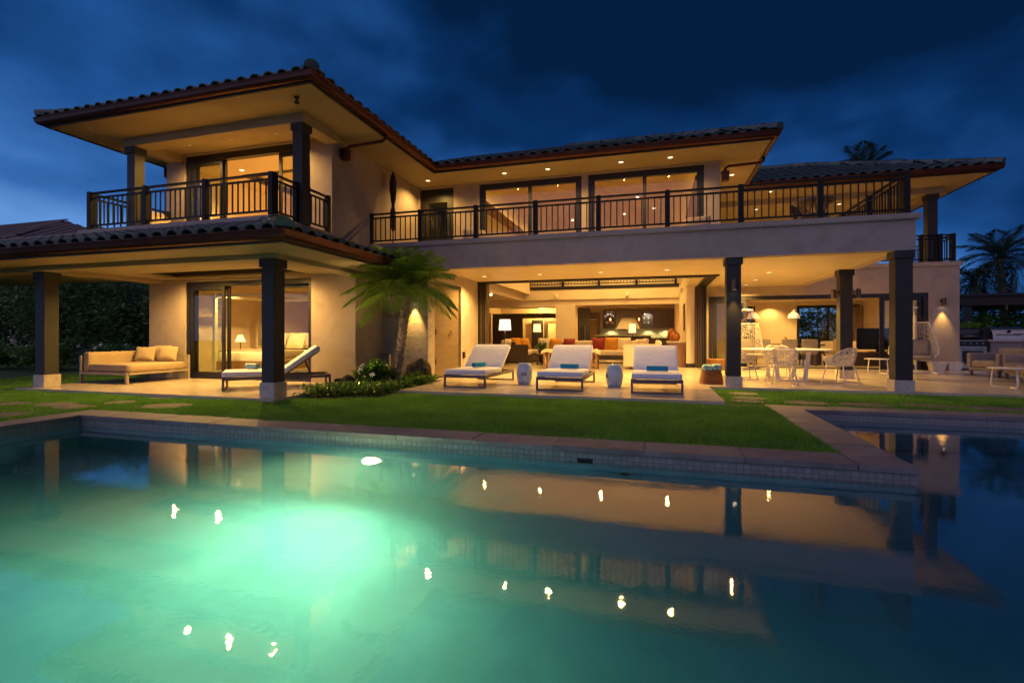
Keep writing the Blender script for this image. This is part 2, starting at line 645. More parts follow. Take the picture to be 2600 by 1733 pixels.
# ---- terrace and floors (stone, one course above the lawn)
t = MB()
t.prism([(-4.85, 8.66), (1.12, 8.66), (1.12, 11.10), (14.5, 11.10), (14.5, 24.0), (8.93, 24.0), (8.93, 18.1), (1.62, 18.1), (1.62, 14.2), (-5.24, 14.2), (-5.24, 10.9), (-4.85, 10.9)], -.09, 0)
terrace = t.obj('terrace', TRAV, bev=.006)
tag(terrace, 'polished travertine terrace and patio along the house', 'terrace', kind='structure')
t = MB().box(-12.66, -6.2, 6.86, 9.62, -.09, 0)
lanai = t.obj('lanai_floor', TRAV, bev=.006)
tag(lanai, 'travertine floor of the covered bedroom lanai', 'floor', kind='structure')
f = MB().box(-12.4, -6.6, 9.62, 16.45, -.09, -.004)
f.box(-9.5, 1.62, 16.5, 31, -.09, -.002)
f.box(-6.2, 1.62, 14.2, 16.5, -.09, -.003)
f.box(1.62, 8.93, 18.1, 25, -.09, -.004)
part('interior_floor', f, TRAV)

def pave(parent, x0, x1, y0, y1, s=.9):
    nx, ny = max(1, round((x1 - x0) / s)), max(1, round((y1 - y0) / s))
    dx, dy = (x1 - x0) / nx, (y1 - y0) / ny
    me = MB().box(.0015, dx - .0015, .0015, dy - .0015, -.008, 0).mesh('paving_slab', bev=.0015)
    me.materials.append(TRAV)
    for i in range(nx):
        for j in range(ny):
            inst(me, 'paving_slab', parent, loc=(x0 + i * dx, y0 + j * dy, .004 + random.uniform(-.0006, .0006)))


pave(terrace, -4.85, 1.12, 8.66, 11.10)
pave(terrace, -5.24, 8.9, 11.10, 14.2)
pave(terrace, 1.72, 8.9, 14.2, 18.1)
pave(lanai, -12.66, -6.2, 6.86, 9.62)
# ---- ground floor walls
w = MB().wallx(-12.6, -6.45, -.06, 2.76, 9.62, 9.86, [(-11.40, -7.63, -.1, 2.42)])
part('wall', w, STUCCO, bev=.004)
w = MB().wally(9.86, 10.80, -.06, 2.8, -6.69, -6.45)
part('wall', w, STUCCO)
w = MB().wally(9.86, 16.5, -.06, 2.8, -12.6, -12.36)
part('wall', w, STUCCO)
w = MB().wallx(-6.69, -5.24, -.06, 2.72, 10.80, 11.04)
part('wall', w, CONCRETE)
w = MB().wally(11.04, 14.2, -.06, 2.72, -5.48, -5.24, [(11.18, 12.92, -.1, 2.45)])
part('wall', w, STUCCO)
# bedroom (ground)
w = MB().box(-12.36, -6.69, 15.4, 15.6, 0, 2.72)
w.wally(9.86, 15.4, 0, 2.72, -12.36, -12.33)
w.box(-6.72, -6.69, 9.86, 15.4, 0, 2.72)
part('interior_wall', w, INWALL)
part('ceiling', MB().box(-12.33, -6.72, 9.86, 15.4, 2.62, 2.70), INWALL)
# living room shell
w = MB().box(-6.14, -5.94, 14.45, 16.4, 0, 2.72)
w.box(-9.3, -5.94, 16.4, 16.6, 0, 2.72)
w.box(-9.5, -9.3, 16.4, 22.5, 0, 2.72)
w.box(-6.14, -5.24, 14.2, 14.45, 0, 2.72)
w.wally(17.75, 28.2, 0, 2.72, 1.05, 1.30)
w.wallx(-9.5, 1.05, 0, 2.72, 22.5, 22.72, [(-9.2, -4.40, -.1, 2.40), (-3.49, 1.04, -.1, 2.46)])
part('interior_wall', w, INWALL)
w = MB().box(-9.5, -9.3, 22.72, 31, 0, 2.72)
w.box(-9.3, -3.9, 29.6, 29.8, 0, 2.72)
w.box(-4.1, -3.7, 22.72, 29.6, 0, 2.72)
w.box(-3.7, 1.3, 28.2, 28.4, 0, 2.72)
part('interior_wall', w, INWALL2)
# room to the right (family room)
w = MB().wallx(1.57, 8.92, -.06, 3.20, 18.1, 18.34, [(1.80, 8.14, -.1, 2.40)])
part('wall', w, STUCCO, bev=.004)
w = MB().box(8.68, 8.92, 18.34, 25, -.06, 3.2)
part('wall', w, STUCCO)
w = MB().wallx(1.30, 8.68, 0, 2.72, 24.5, 24.7, [(3.60, 4.42, -.1, 2.40), (6.10, 8.55, -.1, 2.40)])
w.box(1.30, 1.33, 18.34, 24.5, 0, 2.72)
w.box(8.64, 8.68, 18.34, 24.5, 0, 2.72)
part('interior_wall', w, INWALL)
part('ceiling', MB().box(1.33, 8.64, 18.34, 24.5, 2.56, 2.66), INWALL)
part('coping', MB().box(4.86, 8.98, 18.04, 18.40, 3.20, 3.335), STUCCO, bev=.012)
part('coping', MB().box(8.62, 8.98, 18.40, 25, 3.20, 3.333), STUCCO, bev=.012)

# ---- balcony slab, parapet and coping
s = MB()
s.slab(-7.07, 4.79, 11.15, 14.2, 2.72, 3.15)
part('balcony_slab', s, CEIL)
part('balcony_slab', MB().box(1.30, 4.79, 14.2, 18.1, 2.72, 3.15), CEIL)
w = MB().box(-7.07, 4.80, 11.138, 11.40, 2.715, 3.30)
part('parapet', w, STUCCO)
w = MB().box(4.56, 4.802, 11.40, 18.04, 2.715, 3.30)
part('parapet', w, STUCCO)
part('coping', MB().prism([(-7.07, 11.08), (4.87, 11.08), (4.87, 18.03), (4.50, 18.03), (4.50, 11.44), (-7.07, 11.44)], 3.30, 3.42), STUCCO, bev=.015)
# header strip, ceilings below the gallery and the upper floors
s = MB().box(-6.14, 1.30, 14.2, 14.62, 2.722, 3.15)
s.box(1.04, 1.30, 14.62, 22.5, 2.722, 3.15)
s.box(-9.5, 1.30, 22.5, 31, 2.722, 3.0)
s.box(-9.5, -6.02, 15.6, 22.49, 2.722, 3.0)
part('ceiling', s, CEIL)
part('upper_floor', MB().box(-12.6, -6.5, 9.9, 16.5, 2.80, 3.14), INWALL2)
part('upper_floor', MB().box(1.67, 9.0, 18.4, 25.0, 2.80, 3.14), TRAV)

# ---- upper storey walls
w = MB().wallx(-12.02, -7.07, 3.0, 5.655, 9.63, 9.86, [(-11.42, -7.66, 3.15, 5.60)])
part('wall', w, STUCCO, bev=.004)
w = MB().box(-7.30, -7.07, 9.86, 13.86, 2.6, 5.655)
part('wall', w, STUCCO)
w = MB().box(-12.02, -11.8, 9.86, 16, 3.0, 5.655)
part('wall', w, STUCCO)
w = MB().wallx(-7.30, 1.67, 3.0, 5.655, 13.86, 14.10, [(-7.00, -5.87, 3.15, 5.59), (-5.04, -1.97, 3.15, 5.60), (-1.78, 1.27, 3.15, 5.60)])
part('wall', w, STUCCO, bev=.004)
w = MB().box(1.45, 1.67, 14.10, 23.5, 3.0, 5.655)
part('wall', w, STUCCO)
part('trim_band', MB().box(-7.065, 1.70, 13.835, 13.86, 5.605, 5.65), STUCCO)
part('trim_band', MB().box(-7.07, -7.045, 9.63, 13.83, 5.56, 5.65), STUCCO)
# upper bedroom inside
w = MB().box(-11.8, -7.3, 15.0, 15.2, 3.14, 5.65)
w.box(-11.8, -11.77, 9.86, 15.0, 3.14, 5.65)
w.box(-7.33, -7.3, 9.86, 15.0, 3.14, 5.65)
part('interior_wall', w, INWALL)
s = MB().slab(-11.77, -7.33, 9.86, 15.0, 5.50, 5.56, [(-10.9, -8.2, 11.0, 14.0)])
s.box(-10.9, -8.2, 11.0, 14.0, 5.63, 5.645)
part('ceiling', s, INWALL)
tr = MB()
for a, b in (((-10.9, 11), (-8.2, 11)), ((-8.2, 11), (-8.2, 14)), ((-8.2, 14), (-10.9, 14)), ((-10.9, 14), (-10.9, 11))):
    tr.bar((a[0], a[1], 5.52), (b[0], b[1], 5.52), .14, .09)
part('ceiling_trim', tr, WOODD)
# vaulted hall behind the upper windows
hx0, hx1, hy0, hy1, hz, ht = -5.62, 1.45, 14.10, 22.7, 5.56, .36
hr = (hy1 - hy0) / 2
v = MB()
rz_ = hz + hr * ht
v.add([(hx0, hy0, hz), (hx1, hy0, hz), (hx1, hy1, hz), (hx0, hy1, hz), (hx0 + hr, hy0 + hr, rz_), (hx1 - hr, hy0 + hr, rz_)],
      [(0, 1, 5, 4), (1, 2, 5), (2, 3, 4, 5), (3, 0, 4)])
part('vaulted_ceiling', v, WOODC, fix=False)
part('ceiling', MB().box(-7.3, -5.73, 14.10, 17.0, 5.56, 5.60), INWALL)
part('interior_wall', MB().box(-7.3, -5.73, 16.8, 17.0, 3.1, 5.56), INWALL)
w = MB().box(hx0, hx1, 22.7, 22.9, 3.0, 5.6)
w.box(hx0 - .1, hx0, 14.1, 22.7, 3.0, 5.6)
part('interior_wall', w, INWALL)
lip = MB().box(hx0, hx1, 22.34, 22.38, 5.34, 5.47).box(hx1 - .36, hx1 - .32, 14.3, 22.34, 5.34, 5.47).box(hx0 + .32, hx0 + .36, 14.3, 22.34, 5.34, 5.47)
lip.box(hx0, hx1, 22.38, 22.7, 5.34, 5.36).box(hx1 - .32, hx1, 14.3, 22.34, 5.34, 5.36).box(hx0, hx0 + .32, 14.3, 22.34, 5.34, 5.36)
part('cove_lip', lip, WOODM)
cv = MB().box(hx0 + .4, hx1 - .4, 22.48, 22.54, 5.37, 5.39).box(hx1 - .20, hx1 - .14, 14.6, 22.2, 5.37, 5.39).box(hx0 + .14, hx0 + .20, 14.6, 22.2, 5.37, 5.39)
part('cove_light', cv, COVE)
# gallery edge in the double-height living room
gb = MB().box(-5.94, 1.04, 22.40, 22.498, 3.18, 3.33).box(-5.938, -5.88, 14.7, 22.40, 3.18, 3.33)
part('interior_wall', MB().box(-5.94, 1.04, 22.42, 22.499, 2.722, 3.18), INWALL)
part('gallery_beam', gb, FRAME)
part('interior_wall', MB().box(-6.14, -5.94, 14.62, 22.5, 2.70, 3.20), INWALL)
part('interior_wall', MB().box(-6.10, -5.95, 14.62, 22.5, 3.20, 5.55), INWALL)


def railing(p0, p1, z0, posts, ztop=4.235, skip_end=False, pitch=.1357, zb=None):
    """posts at the given fractions, top rail, lower rails and balusters; a part of the house with its own pieces"""
    p0, p1 = Vector(p0), Vector(p1)
    d = p1 - p0
    L = d.length
    u = d / L
    zt = ztop
    n = MB()
    n.bar((p0.x, p0.y, zt - .022), (p1.x, p1.y, zt - .022), .075, .034)
    o = n.obj('railing', RAIL, house, bev=.004)
    r2 = MB().bar((p0.x, p0.y, zt - .125), (p1.x, p1.y, zt - .125), .04, .035).obj('rail', RAIL, o)
    zb = zb or (z0 + .10)
    MB().bar((p0.x, p0.y, zb), (p1.x, p1.y, zb), .04, .035).obj('rail', RAIL, o)
    pm = MB().box(-.052, .052, -.052, .052, 0, zt + .012 - z0).mesh('post', bev=.004)
    pm.materials.append(RAIL)
    for q in posts:
        P = p0 + u * q
        inst(pm, 'post', o, loc=(P.x, P.y, z0))
    bm_ = MB().box(-.011, .011, -.011, .011, zb + .012, zt - .137).mesh('baluster')
    bm_.materials.append(RAIL)
    qs = sorted(posts)
    for a, b in zip(qs[:-1], qs[1:]):
        k = max(1, int(round((b - a) / pitch)))
        for i in range(1, k):
            P = p0 + u * (a + (b - a) * i / k)
            inst(bm_, 'baluster', o, loc=(P.x, P.y, 0))
    return o


# main balcony rail, its return, and the left balcony rails
railing((-7.10, 11.25), (4.69, 11.25), 3.42, [0.02, 1.44, 2.93, 4.42, 5.89, 7.38, 8.85, 10.32, 11.79])
railing((4.69, 11.35), (4.69, 17.95), 3.42, [0, 1.6, 3.2, 4.8, 6.55])
railing((-11.92, 7.80), (-7.08, 7.80), 3.39, [0, 1.62, 3.22, 4.84], ztop=4.22)
railing((-7.08, 7.86), (-7.08, 8.47), 3.39, [0.0, .61], ztop=4.22)
railing((-7.08, 8.80), (-7.08, 9.52), 3.39, [0, .68], ztop=4.22)
railing((-11.92, 7.86), (-11.92, 9.58), 3.39, [0.0, .86, 1.68], ztop=4.22)
railing((4.90, 18.20), (8.80, 18.20), 3.335, [0.04, 1.3, 2.6, 3.07, 3.57, 3.9], ztop=4.19)
railing((8.80, 18.26), (8.80, 22.2), 3.335, [0, 1.3, 2.6, 3.94], ztop=4.19)
railing((-5.7, 22.44), (0.95, 22.44), 3.33, [0.05, 1.65, 3.3, 4.95, 6.6], ztop=4.2)
# curb and floor of the left balcony
cb = MB().prism([(-12.20, 7.70), (-6.98, 7.70), (-6.98, 9.63), (-7.2, 9.63), (-7.2, 7.92), (-11.98, 7.92), (-11.98, 9.63), (-12.20, 9.63)], 2.95, 3.39)
part('curb', cb, STUCCO, bev=.012)
part('balcony_slab', MB().box(-11.98, -7.2, 7.92, 9.63, 2.9, 3.15), TRAV)


# ---- columns
def column(x0, x1, y0, y1, z0, z1, base=True, cap=.15, cm=COLUMN, ph=.22):
    o = MB().box(x0 + .012, x1 - .012, y0 + .012, y1 - .012, z0 + (ph if base else 0), z1 - cap).obj('column', cm, house, bev=.006)
    MB().box(x0 - .018, x1 + .018, y0 - .018, y1 + .018, z1 - cap, z1).obj('capital', cm, o, bev=.006)
    if base:
        MB().box(x0 - .012, x1 + .012, y0 - .012, y1 + .012, z0, z0 + ph).obj('plinth', TRAVB, o, bev=.006)
    return o


column(-12.50, -12.20, 7.10, 7.39, 0, 2.41, ph=.26)
column(-6.555, -6.265, 6.955, 7.235, 0, 2.41, ph=.27)
column(1.455, 1.765, 11.19, 11.49, 0, 2.715)
column(4.455, 4.765, 11.12, 11.42, 0, 2.715)
column(4.44, 4.74, 14.0, 14.30, 0, 2.715)
column(-7.195, -6.93, 8.47, 8.735, 3.39, 5.46, base=False)
column(-11.81, -11.545, 8.47, 8.735, 3.15, 5.46, base=False)
column(8.15, 8.44, 18.22, 18.51, 3.15, 5.46, base=False)
column(4.47, 4.80, 18.42, 18.75, 3.15, 5.46, base=False)

# ---- beams under the soffits
part('beam', MB().box(-12.6, -6.24, 6.97, 7.29, 2.41, 2.505), SOFFIT, bev=.004)
part('beam', MB().box(-6.60, -6.24, 7.29, 9.62, 2.412, 2.506), SOFFIT)
part('beam', MB().box(-12.55, -12.14, 7.29, 9.62, 2.412, 2.506), SOFFIT)
part('beam', MB().box(-18, -12.6, 7.05, 7.40, 2.412, 2.505), SOFFIT)
part('beam', MB().box(-11.86, -6.90, 8.45, 8.81, 5.46, 5.652), SOFFIT, bev=.004)
part('beam', MB().box(-7.24, -6.90, 8.81, 9.63, 5.462, 5.651), SOFFIT)
part('beam', MB().box(-11.86, -11.5, 8.81, 9.63, 5.462, 5.651), SOFFIT)
part('beam', MB().box(2.0, 8.55, 18.20, 18.58, 5.46, 5.652), SOFFIT)
part('beam', MB().box(8.14, 8.52, 18.58, 24, 5.462, 5.651), SOFFIT)
part('wall', MB().box(1.67, 9.0, 24.0, 24.2, 3.14, 5.65), INWALL)
part('cove_lip', MB().box(1.7, 8.1, 23.6, 23.64, 4.6, 4.74), WOODM)
part('cove_light', MB().box(1.9, 8.0, 23.80, 23.85, 4.62, 4.64), COVE)

# ---- soffits
ZS = 5.65
so = MB().box(-12.8, -5.95, 7.49, 13.86, ZS, ZS + .05).box(-5.95, 2.66, 12.64, 13.98, ZS, ZS + .05).box(1.56, 2.66, 13.98, 24, ZS, ZS + .05).box(2.66, 9.12, 16.85, 24.3, ZS, ZS + .05)
part('soffit', so, SOFFIT)
so = MB().slab(-18, -5.29, 6.05, 9.62, 2.50, 2.55, [(-11.52, -7.62, 8.50, 9.46)])
so.box(-6.45, -5.29, 9.62, 11.15, 2.50, 2.55)
part('soffit', so, SOFFIT)
cf = MB().box(-11.52, -7.62, 8.50, 9.46, 2.66, 2.68)
cf.box(-11.56, -11.52, 8.46, 9.5, 2.551, 2.68).box(-7.62, -7.58, 8.46, 9.5, 2.551, 2.68).box(-11.52, -7.62, 8.46, 8.50, 2.551, 2.68).box(-11.52, -7.62, 9.46, 9.5, 2.551, 2.68)
part('coffer', cf, WOODD)

# ---- roofs, gutters, tiles
TP = .305           # tile pitch
TL = .40


def tile_mesh():
    m = MB()
    sec = [(-.153, .0)]
    for k in range(6):
        a = PI - PI * k / 5
        sec.append((.106 * math.cos(a), .008 + .070 * math.sin(a)))
    sec.append((.153, .0))
    n = len(sec)
    vs = []
    for y, dz, sc in ((-.035, .034, 1.05), (TL + .03, .008, .93)):
        vs += [(x * (sc if abs(x) < .12 else 1), y, z * sc + dz) for x, z in sec]
        vs += [(x * (sc if abs(x) < .12 else 1) * .90, y, max(z * sc + dz - .015, 0)) for x, z in sec]
    fs = []
    for i in range(n - 1):
        fs.append((i, i + 1, 2 * n + i + 1, 2 * n + i))
        fs.append((n + i + 1, n + i, 3 * n + i, 3 * n + i + 1))
        fs.append((i + 1, i, n + i, n + i + 1))
    m.add(vs, fs)
    me = m.mesh('roof_tile', fix=False)
    me.polygons.foreach_set('use_smooth', [len(p.vertices) == 4 and abs(p.normal.y) < .6 for p in me.polygons])
    me.materials.append(TILE)
    return me


tile_me = tile_mesh()
tile_list = []      # (distance, visible, matrix, roof part)


def slope(roof, p0, e, n, L, D, t, z, hl, hr_, rows_seen, hide=None):
    """tiles on one slope: eave start p0, along e, inward n, eave length L, plan depth D, tan pitch t"""
    e, n = Vector((*e, 0)), Vector((*n, 0))
    c = 1 / math.sqrt(1 + t * t)
    Y = (n * c + Vector((0, 0, t * c)))
    Z = e.cross(Y)
    rot = Matrix((e, Y, Z)).transposed().to_4x4()
    cols = int(L / TP)
    off = (L - cols * TP) / 2
    rows = int(D / (TL * c)) + 1
    for r in range(rows):
        d = r * TL * c
        for k in range(cols):
            u = off + (k + .5) * TP
            if u - TP * .3 < d * hl or u + TP * .3 > L - d * hr_ or d > D - .05:
                continue
            P = Vector((*p0, z)) + e * u + n * d + Vector((0, 0, d * t + .02))
            if hide and hide(P):
                continue
            jit = Matrix.Rotation(random.uniform(-.012, .012), 4, 'Z')
            M = Matrix.Translation(P + Vector((0, 0, random.uniform(-.004, .004)))) @ rot @ jit
            tile_list.append(((P - Vector((0, 0, 1.09))).length, r < rows_seen, M, roof))


def hip_tiles(roof, p0, p1, z0, z1):
    """half-round cover tiles along a hip"""
    p0, p1 = Vector((*p0, z0)), Vector((*p1, z1))
    L = (p1 - p0).length
    d = (p1 - p0) / L
    a = d.cross(Vector((0, 0, 1))).normalized()
    b = a.cross(d).normalized()
    k = max(2, int(L / .40))
    for i in range(k):
        m = MB()
        s0, s1 = L * i / k - .03, L * (i + 1) / k + .02
        vs, fs = [], []
        for s_, r in ((s0, .135), (s1, .115)):
            for j in range(8):
                an = -.2 + (PI + .4) * j / 7
                vs.append(p0 + d * s_ + a * r * math.cos(an) + b * (r * math.sin(an) * .95 + .02))
        for j in range(7):
            fs.append((j, j + 1, 9 + j, 8 + j))
        fs.append(tuple(range(8)))
        fs.append(tuple(range(15, 7, -1)))
        m.add(vs, fs)
        o = m.obj('hip_tile', TILE, roof, fix=False)


GP = [(0, .06), (0, -.05), (.03, -.078), (.075, -.085), (.115, -.065), (.142, -.02), (.150, .05), (.158, .060), (.150, .070), (.138, .055), (.125, .03), (.02, .03)]
FP = [(-.03, -.115), (.012, -.115), (.012, .04), (-.03, .04)]


def sweep(path, prof, z):
    """profile (out, up) swept along a plan polyline whose outside is on its right-hand side"""
    P = [Vector(p) for p in path]
    m = MB()
    n = len(prof)
    vs, fs = [], []
    for i, p in enumerate(P):
        ns = []
        for a, b in ((i - 1, i), (i, i + 1)):
            if a >= 0 and b < len(P):
                d = (P[b] - P[a]).normalized()
                ns.append(Vector((d.y, -d.x)))
        if len(ns) == 2:
            mm = (ns[0] + ns[1]) / (1 + ns[0].dot(ns[1]))
        else:
            mm = ns[0]
        for o, u in prof:
            vs.append((p.x + mm.x * o, p.y + mm.y * o, z + u))
    for i in range(len(P) - 1):
        for k in range(n):
            l = (k + 1) % n
            fs.append((i * n + k, i * n + l, (i + 1) * n + l, (i + 1) * n + k))
    fs.append(tuple(range(n)))
    fs.append(tuple((len(P) - 1) * n + k for k in range(n - 1, -1, -1)))
    m.add(vs, fs)
    return m


def gutter(path, z, joints=True):
    o = sweep(path, GP, z).obj('gutter', COPPER, house, smooth=True, ang=40)
    sweep(path, FP, z).obj('fascia', FASCIA, o)
    if joints:
        for a, b in zip(path[:-1], path[1:]):
            a, b = Vector(a), Vector(b)
            L = (b - a).length
            u = (b - a) / L
            k = int(L / 2.6)
            for i in range(1, k + 1):
                q = a + u * (L * i / (k + 1))
                j = sweep([q - u * .02, q + u * .02], [(x * 1.03 + .001, y * 1.03) for x, y in GP], z)
                j.obj('gutter_joint', COPPER, o, smooth=True, ang=40)
    return o


PT = .40
ZE = ZS + .13       # eave top
roof_parts = []


def hip_roof(x0, x1, y0, y1, z, t, name='roof'):
    r = min(x1 - x0, y1 - y0) / 2
    m = MB()
    if x1 - x0 > y1 - y0:
        m.add([(x0, y0, z), (x1, y0, z), (x1, y1, z), (x0, y1, z), (x0 + r, y0 + r, z + r * t), (x1 - r, y0 + r, z + r * t)], [(0, 1, 5, 4), (1, 2, 5), (2, 3, 4, 5), (3, 0, 4)])
    else:
        m.add([(x0, y0, z), (x1, y0, z), (x1, y1, z), (x0, y1, z), (x0 + r, y0 + r, z + r * t), (x0 + r, y1 - r, z + r * t)], [(0, 1, 4), (1, 2, 5, 4), (2, 3, 5), (3, 0, 4, 5)])
    return m.obj(name, TILE, house, fix=False), r


def under_wing(P):
    return -12.9 < P.x < -5.9 and (ZE + (min(-5.95 - P.x, P.x + 12.8, P.y - 7.4)) * PT) > P.z + .12


def under_main(P):
    return -7.5 < P.x < 2.7 and P.y > 12.6 and (ZE + min(2.7 - P.x, P.y - 12.6) * PT) > P.z + .12


rw, r_ = hip_roof(-12.86, -5.88, 7.42, 22.5, ZE, PT)
slope(rw, (-12.86, 7.42), (1, 0), (0, 1), 6.98, 3.4, PT, ZE, 1, 1, 1)
slope(rw, (-5.88, 7.42), (0, 1), (-1, 0), 5.3, 3.4, PT, ZE, 1, 0, 1, under_main)
slope(rw, (-12.86, 15), (0, -1), (1, 0), 7.58, 3.4, PT, ZE, 0, 1, 0)
hip_tiles(rw, (-5.86, 7.40), (-9.3, 10.84), ZE + .06, ZE + .06 + 3.44 * PT)
hip_tiles(rw, (-12.88, 7.40), (-9.44, 10.84), ZE + .06, ZE + .06 + 3.44 * PT)
rm, r_ = hip_roof(-9.4, 2.73, 12.57, 24.4, ZE, PT)
slope(rm, (-7.0, 12.57), (1, 0), (0, 1), 9.73, 5.8, PT, ZE, 0, 1, 2, under_wing)
slope(rm, (2.73, 12.57), (0, 1), (-1, 0), 11.8, 5.8, PT, ZE, 1, 1, 0)
hip_tiles(rm, (2.75, 12.55), (-3.1, 18.4), ZE + .06, ZE + .06 + 5.85 * PT)
rf = MB().add([(2.2, 16.78, ZE), (9.20, 16.78, ZE), (9.20, 24.4, ZE), (2.2, 24.4, ZE), (2.2, 20.59, ZE + 3.81 * PT), (5.39, 20.59, ZE + 3.81 * PT)], [(0, 1, 5, 4), (1, 2, 5), (2, 3, 4, 5)]).obj('roof', TILE, house, fix=False)
slope(rf, (2.0, 16.78), (1, 0), (0, 1), 7.2, 3.75, PT, ZE, 0, 1, 9, under_main)
slope(rf, (9.20, 16.78), (0, 1), (-1, 0), 7.6, 3.75, PT, ZE, 1, 1, 0)
hip_tiles(rf, (9.22, 16.76), (5.4, 20.58), ZE + .06, ZE + .06 + 3.82 * PT)
# ridge of the far roof
hip_tiles(rf, (5.4, 20.59), (1.5, 20.59), ZE + .06 + 3.81 * PT, ZE + .06 + 3.81 * PT)
# lanai roof (lean-to slopes up to the balcony curb and the wing wall)
ZL, LT = 2.625, .325
m = MB()
m.add([(-18, 5.98, ZL), (-5.22, 5.98, ZL), (-5.22, 11.15, ZL), (-7.07, 11.15, ZL + 1.85 * LT), (-7.07, 7.83, ZL + 1.85 * LT), (-18, 7.83, ZL + 1.85 * LT), (-18, 9.6, ZL + 1.85 * LT), (-12.0, 9.6, ZL + 1.85 * LT), (-12.0, 7.83, ZL + 1.85 * LT)],
      [(0, 1, 4, 5), (1, 2, 3, 4), (5, 8, 7, 6)])
rl = m.obj('roof', TILE, house, fix=False)
slope(rl, (-16.4, 5.98), (1, 0), (0, 1), 11.18, 1.72, LT, ZL, 0, 1, 9)
slope(rl, (-5.22, 5.98), (0, 1), (-1, 0), 5.1, 1.72, LT, ZL, 1, 0, 9)
hip_tiles(rl, (-5.20, 5.96), (-7.0, 7.76), ZL + .06, ZL + .06 + 1.8 * LT)
part('ridge_wall', MB().box(-18, -12.2, 7.80, 8.0, 3.20, 3.36), STUCCO)
tile_list.sort(key=lambda q: (not q[1], q[0]))
for d, vis, M, ro in tile_list[:296]:
    inst(tile_me, 'roof_tile', ro, M)
rest = MB()
tv = [v.co.copy() for v in tile_me.vertices]
tf = [tuple(p.vertices) for p in tile_me.polygons]
for d, vis, M, ro in tile_list[296:]:
    rest.add([M @ c for c in tv], tf)
rs = part('roof_tiles', rest, TILE, fix=False)
rs['kind'] = 'stuff'

gutter([(-12.80, 15.0), (-12.80, 7.49), (-5.95, 7.49), (-5.95, 12.64), (2.66, 12.64), (2.66, 16.85), (9.12, 16.85), (9.12, 24)], ZS + .095)
gutter([(-18, 6.05), (-5.29, 6.05), (-5.29, 11.13)], ZL - .045)


# ---- downspouts with leader heads
def downspout(pts, head):
    o = MB().tube(pts, .038, 8).obj('downspout', COPPER, house, smooth=True)
    hx, hy, hz_ = head
    MB().prism([(hx - .085, hy - .085), (hx + .085, hy - .085), (hx + .085, hy + .085), (hx - .085, hy + .085)], hz_ - .17, hz_ + .05).box(hx - .10, hx + .10, hy - .10, hy + .10, hz_ + .05, hz_ + .085).obj('leader_head', COPPER, o, bev=.006)
    return o


downspout([(-5.90, 9.98, 5.66), (-5.90, 9.98, 5.58), (-5.98, 9.98, 5.53), (-6.84, 9.98, 5.50), (-6.92, 9.98, 5.46), (-6.93, 9.98, 5.36)], (-6.96, 9.98, 5.36))
downspout([(2.70, 13.9, 5.66), (2.70, 13.9, 5.56), (2.62, 13.9, 5.52), (1.86, 13.9, 5.50), (1.79, 13.9, 5.45), (1.79, 13.9, 5.34)], (1.79, 13.9, 5.28))
downspout([(-12.9, 10.3, 5.66), (-12.9, 10.3, 5.42), (-12.82, 10.3, 5.38), (-12.2, 10.3, 5.36), (-12.12, 10.3, 5.3), (-12.12, 10.3, 5.0)], (-12.12, 10.3, 5.0))
# soffit sprinkler / camera
sc = MB().lathe([(.05, 0), (.05, -.02), (.02, -.03), (.02, -.07), (.045, -.08), (.045, -.12), (.0, -.13)], 10, (-6.59, 7.9, 5.65))
part('security_camera', sc, FRAME, smooth=True)


# ---- downlights
def downlight(x, y, z, power, spot=150, blend=.7, ring=True, r=.062, color=WARM):
    o = MB().lathe([(r + .016, 0), (r + .016, -.007), (r, -.009), (r, .0)], 16, (x, y, z), closed=True).obj('downlight', WHITE, house, smooth=False)
    MB().lathe([(r, -.003), (0.0001, -.0035)], 16, (x, y, z)).obj('lens', LENS, o, fix=False)
    L = light('SPOT', (x, y, z - .04), power, o, color=color, radius=.022, spot=spot, blend=blend)
    return o


for x in (-4.53, -2.95, -1.33, .31):
    downlight(x, 12.88, 2.72, 50)
for y in (14.15, 15.93, 17.45):
    downlight(2.88, y, 2.72, 60)
for x in (-6.42, -4.06, -2.81, -.84, .40):
    downlight(x, 13.24, 5.65, 17)
downlight(2.13, 15.17, 5.65, 22)
for x in (-10.73, -9.47, -8.21):
    downlight(x, 9.12, 5.65, 17)
for x in (-10.72, -9.44, -8.17):
    downlight(x, 8.78, 2.66, 36, spot=160)
for x, y in ((3.55, 17.3), (3.56, 19.6), (6.2, 19.6)):
    downlight(x, y, 5.65, 24)
# flush speakers in the terrace ceiling
for x in (-3.8, -.52):
    part('ceiling_speaker', MB().lathe([(.10, 0), (.10, -.006), (.0001, -.008)], 18, (x, 12.82, 2.72)), CEIL, smooth=False)


# ---- doors and windows
def glazed(x0, x1, y, z0, z1, name, mull=(), fw=.09, depth=.09, gm=GLASS, sub='pane', open_=(), th=.06, tz=None):
    """framed opening in an XZ wall; mull = x centres of stiles; panes between them except those listed in open_"""
    fr = MB().wallx(x0, x1, z0, z1, y, y + depth, [(x0 + fw, x1 - fw, z0 + (.03), z1 - (tz or fw))])
    o = fr.obj(name, FRAME, house, bev=.004)
    xs = [x0 + fw] + sorted(mull) + [x1 - fw]
    for q in mull:
        MB().box(q - th / 2, q + th / 2, y + .012, y + depth - .012, z0 + .03, z1 - (tz or fw)).obj('stile', FRAME, o)
    for i in range(len(xs) - 1):
        if i in open_:
            continue
        a, b = xs[i] + (th / 2 if i else 0), xs[i + 1] - (th / 2 if i < len(xs) - 2 else 0)
        MB().box(a, b, y + depth / 2 - .005, y + depth / 2 + .005, z0 + .03, z1 - (tz or fw)).obj(sub, gm, o)
    return o


